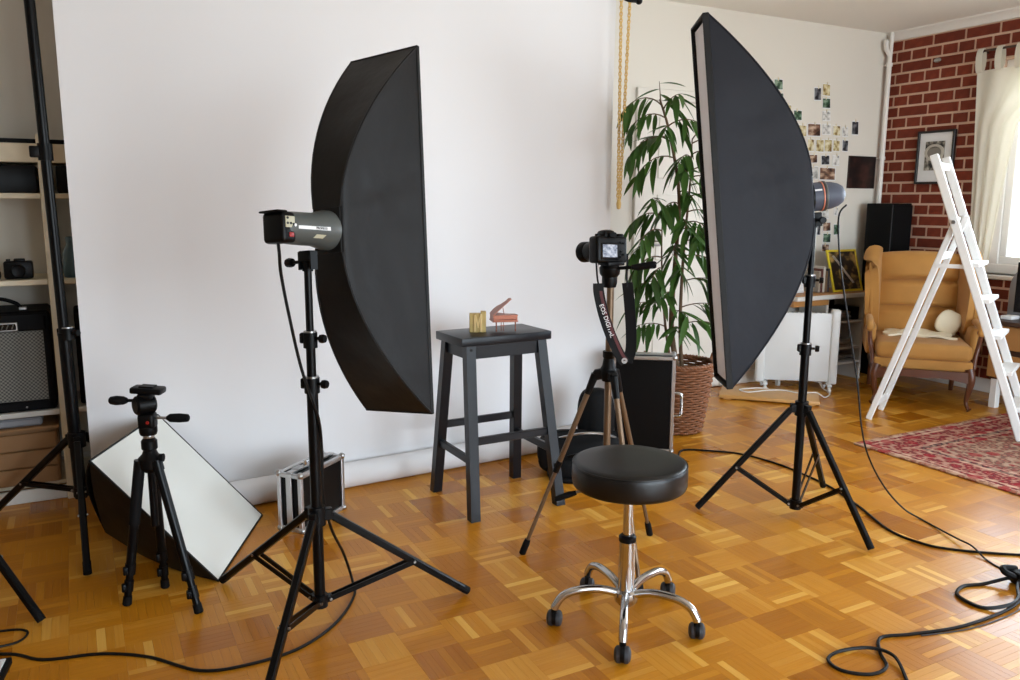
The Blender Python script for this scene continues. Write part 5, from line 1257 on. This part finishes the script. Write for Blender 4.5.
o2 = b.obj('rod_support', 'dark_wood', o); o2['kind'] = 'stuff'

t = thing('sideboard', 'low wooden sideboard with two long drawers under the window', 'sideboard', (5.24, 2.35, 0))
part2('top_board', 'dark_wood', (5.20, 2.32, .545), (.42, 1.46, .028), .004)
part2('carcass', 'dark_wood', (5.215, 2.32, .36), (.37, 1.40, .345), .003)
for z in (.455, .275):
    for y in (2.68, 1.97): d_ = part2('drawer_front', 'oak', (5.018, y, z), (.024, .69, .145), .004); part2('drawer_knob', 'walnut', (5.000, y, z), (.016, .05, .014), .004, d_)
for x in (5.06, 5.37):
    for y in (2.99, 1.66):
        z0 = .009 if (x < 5.29 and y < 2.84) else 0.
        part2('leg', 'trim_white', (x, y, (.19+z0)/2), (.045, .045, .19-z0), .004)
t = thing('computer_monitor', 'dark monitor standing on the wooden sideboard by the window', 'monitor', (5.22, 2.80, .559))
part2('screen_panel', 'screen_dark', (5.18, 2.74, .76), (.03, .46, .30), .006, None, Mx.Rotation(.12, 3, 'Z')); part2('stand_foot', 'black_satin', (5.22, 2.74, .567), (.16, .24, .016), .004); part2('stand_neck', 'black_satin', (5.22, 2.74, .63), (.03, .06, .13), .004)
part2('screen_bezel', 'black_gloss', (5.162, 2.738, .76), (.008, .47, .31), .002, None, Mx.Rotation(.12, 3, 'Z'))
t = thing('desk_speaker', 'grey round-topped shell behind the monitor on sideboard', 'speaker', (5.30, 3.0, .559))
b = B(); Ms = frame((5.29, 2.99, .559), (0, 1, 0), (0, 0, 1), (1, 0, 0)); b.prism([(-.09, 0), (.09, 0), (.09, .18)]+[(.09*math.cos(a), .18+.13*math.sin(a)) for a in [PI*k/14 for k in range(1, 14)]]+[(-.09, .18)], Ms, .07); b.obj('shell', 'grey_plastic', t)
b = B(); b.prism([(-.075, .02), (.075, .02), (.075, .18)]+[(.075*math.cos(a), .18+.11*math.sin(a)) for a in [PI*k/14 for k in range(1, 14)]]+[(-.075, .18)], Ms @ Mx.Translation((0, 0, -.037)), .008); b.obj('front_face', 'black_rubber', t) if False else b.obj('front_face', 'grey_plastic', t)
b = B(); b.box((5.12, 2.98, .572), (.09, .07, .024), bev=.006); tag(b.obj('white_box', 'print_white', loc=(5.12, 2.98, .56)), 'small white box on the sideboard end by the ladder', 'box')

# ------------------------------------------------------------------ rug
b = B(); b.box((4.445, 1.545, .0055), (1.7, 2.6, .009), bev=.003, seg=1); o = b.obj('persian_rug', 'persian_wool', loc=(4.445, 1.545, .001))
tag(o, 'red and cream patterned oriental rug with thin borders on parquet', 'rug')

# ------------------------------------------------------------------ cables and power strip
def cable(nm, label, pts, r=.004, m_='cable_black', cat='cable'):
    P = smooth_path([V((p[0], p[1], p[2] if len(p) > 2 else r)) for p in pts], 8); b = B(); b.tube(P, r, 6)
    return tag(b.obj(nm, m_, loc=P[0]), label, cat)
cable('power_cable', 'thin black cable snaking past the low tripod to the strobe with white band', [(-.55, 2.62), (-.27, 2.55), (-.16, 2.46), (-.02, 2.42), (.10, 2.34), (.22, 2.20), (.35, 2.17), (.49, 2.19), (.62, 2.28), (.72, 2.42), (.74, 2.50, .02), (.70, 2.45, .14), (.64, 2.37, .27), (.605, 2.315, .40), (.602, 2.305, .55), (.585, 2.272, .66), (.545, 2.275, .80), (.515, 2.265, .95), (.495, 2.255, 1.07), (.488, 2.235, 1.13), (.485, 2.232, 1.165)], .0045)
cable('mains_cable', 'black cable running from the flight case past the right light stand', [(2.60, 3.08), (2.71, 3.17), (2.82, 3.10), (2.93, 2.98), (2.975, 2.78), (2.965, 2.59), (2.935, 2.42), (2.85, 2.20), (2.745, 1.98), (2.74, 1.85), (2.79, 1.75), (2.97, 1.60), (3.3, 1.40)], .0050)
cable('power_cable', 'thin dark cable hanging from the orange striped strobe to the floor', [(2.655, 2.215, 1.262), (2.60, 2.20, 1.215), (2.588, 2.17, 1.055), (2.633, 2.15, .822), (2.686, 2.13, .583), (2.712, 2.11, .381), (2.761, 2.10, .252), (2.841, 2.08, .128), (2.925, 2.05, .036), (2.96, 1.99), (2.89, 1.80, .012), (2.855, 1.71, .019), (2.82, 1.63), (2.80, 1.55), (2.84, 1.48), (2.79, 1.44, .03)], .0035)
cable('extension_cable', 'black cable with a wide loop curling over the foreground parquet', [(2.745, 1.44, .026), (2.70, 1.42, .018), (2.64, 1.398, .008), (2.50, 1.375), (2.29, 1.38), (2.12, 1.42), (2.02, 1.45), (1.95, 1.40), (1.90, 1.34), (1.83, 1.335), (1.775, 1.385), (1.785, 1.44), (1.85, 1.455), (1.93, 1.42, .012), (1.955, 1.36, .012), (1.90, 1.28), (1.84, 1.22)], .0050)
cable('coiled_cable', 'black cable coil lying against the power strip', [(2.735, 1.468, .030), (2.69, 1.490, .022), (2.62, 1.52), (2.55, 1.54), (2.48, 1.52), (2.455, 1.47), (2.465, 1.415), (2.53, 1.378, .018), (2.60, 1.392, .019), (2.66, 1.43, .022), (2.70, 1.45, .026), (2.735, 1.455, .028)], .0060)
cable('thin_cable', 'thin grey cord trailing beside the wide cable loop', [(2.76, 1.425, .022), (2.68, 1.388, .010), (2.52, 1.358), (2.31, 1.362), (2.14, 1.405)], .0022, 'grey_rubber')
cable('loop_cable', 'black cord loop on the floor under the stand by the mat', [(-.60, 2.72), (-.30, 2.70), (-.21, 2.665), (-.225, 2.605), (-.30, 2.58, .0125), (-.40, 2.60, .0125), (-.55, 2.66)], .0035)
ps = V((2.80, 1.44, 0)); t = thing('power_strip', 'black power strip with pale socket face at the cable tangle', 'power strip', ps)
Mq = frame(ps, (.93, -.36, 0), (.36, .93, 0), (0, 0, 1))
b = B(Mq); b.box((.06, 0, .024), (.30, .062, .046), bev=.010, seg=2); b.obj('strip_body', 'black_plastic', t)
b = B(Mq); b.box((.07, 0, .0475), (.24, .042, .003), bev=.001, seg=1); b.obj('socket_face', 'panel_beige', t)
for x in (.0, .06, .12): b = B(Mq); b.lathe([(.016, 0), (.019, 0), (.019, .003), (.016, .003), (.016, 0)], (x, 0, .0485), n=16); b.obj('socket', 'black_satin', t)
b = B(Mq); b.tube(smooth_path([(-.09, .0, .03), (-.12, .01, .045), (-.11, .03, .05), (-.06, .036, .042)], 6), .011, 8); b.obj('plug_lead', 'black_rubber', t)

# blue mat at the left edge
t = thing('blue_mat', 'blue folded mat with pale rim and black edge on the parquet', 'mat', (-.45, 2.28, 0))
Mq = frame((-.245, 2.43, 0), (-.985, .17, 0), (-.17, -.985, 0), (0, 0, 1))
b = B(Mq); b.box((.20, .15, .010), (.40, .42, .020), bev=.004); b.obj('black_edge', 'black_rubber', t)
b = B(Mq); b.box((.20, .15, .021), (.376, .396, .004), bev=.001, seg=1); b.obj('pale_rim', 'print_white', t)
b = B(Mq); b.box((.20, .15, .0235), (.350, .370, .004), bev=.001, seg=1); b.obj('blue_face', 'blue_plastic', t)
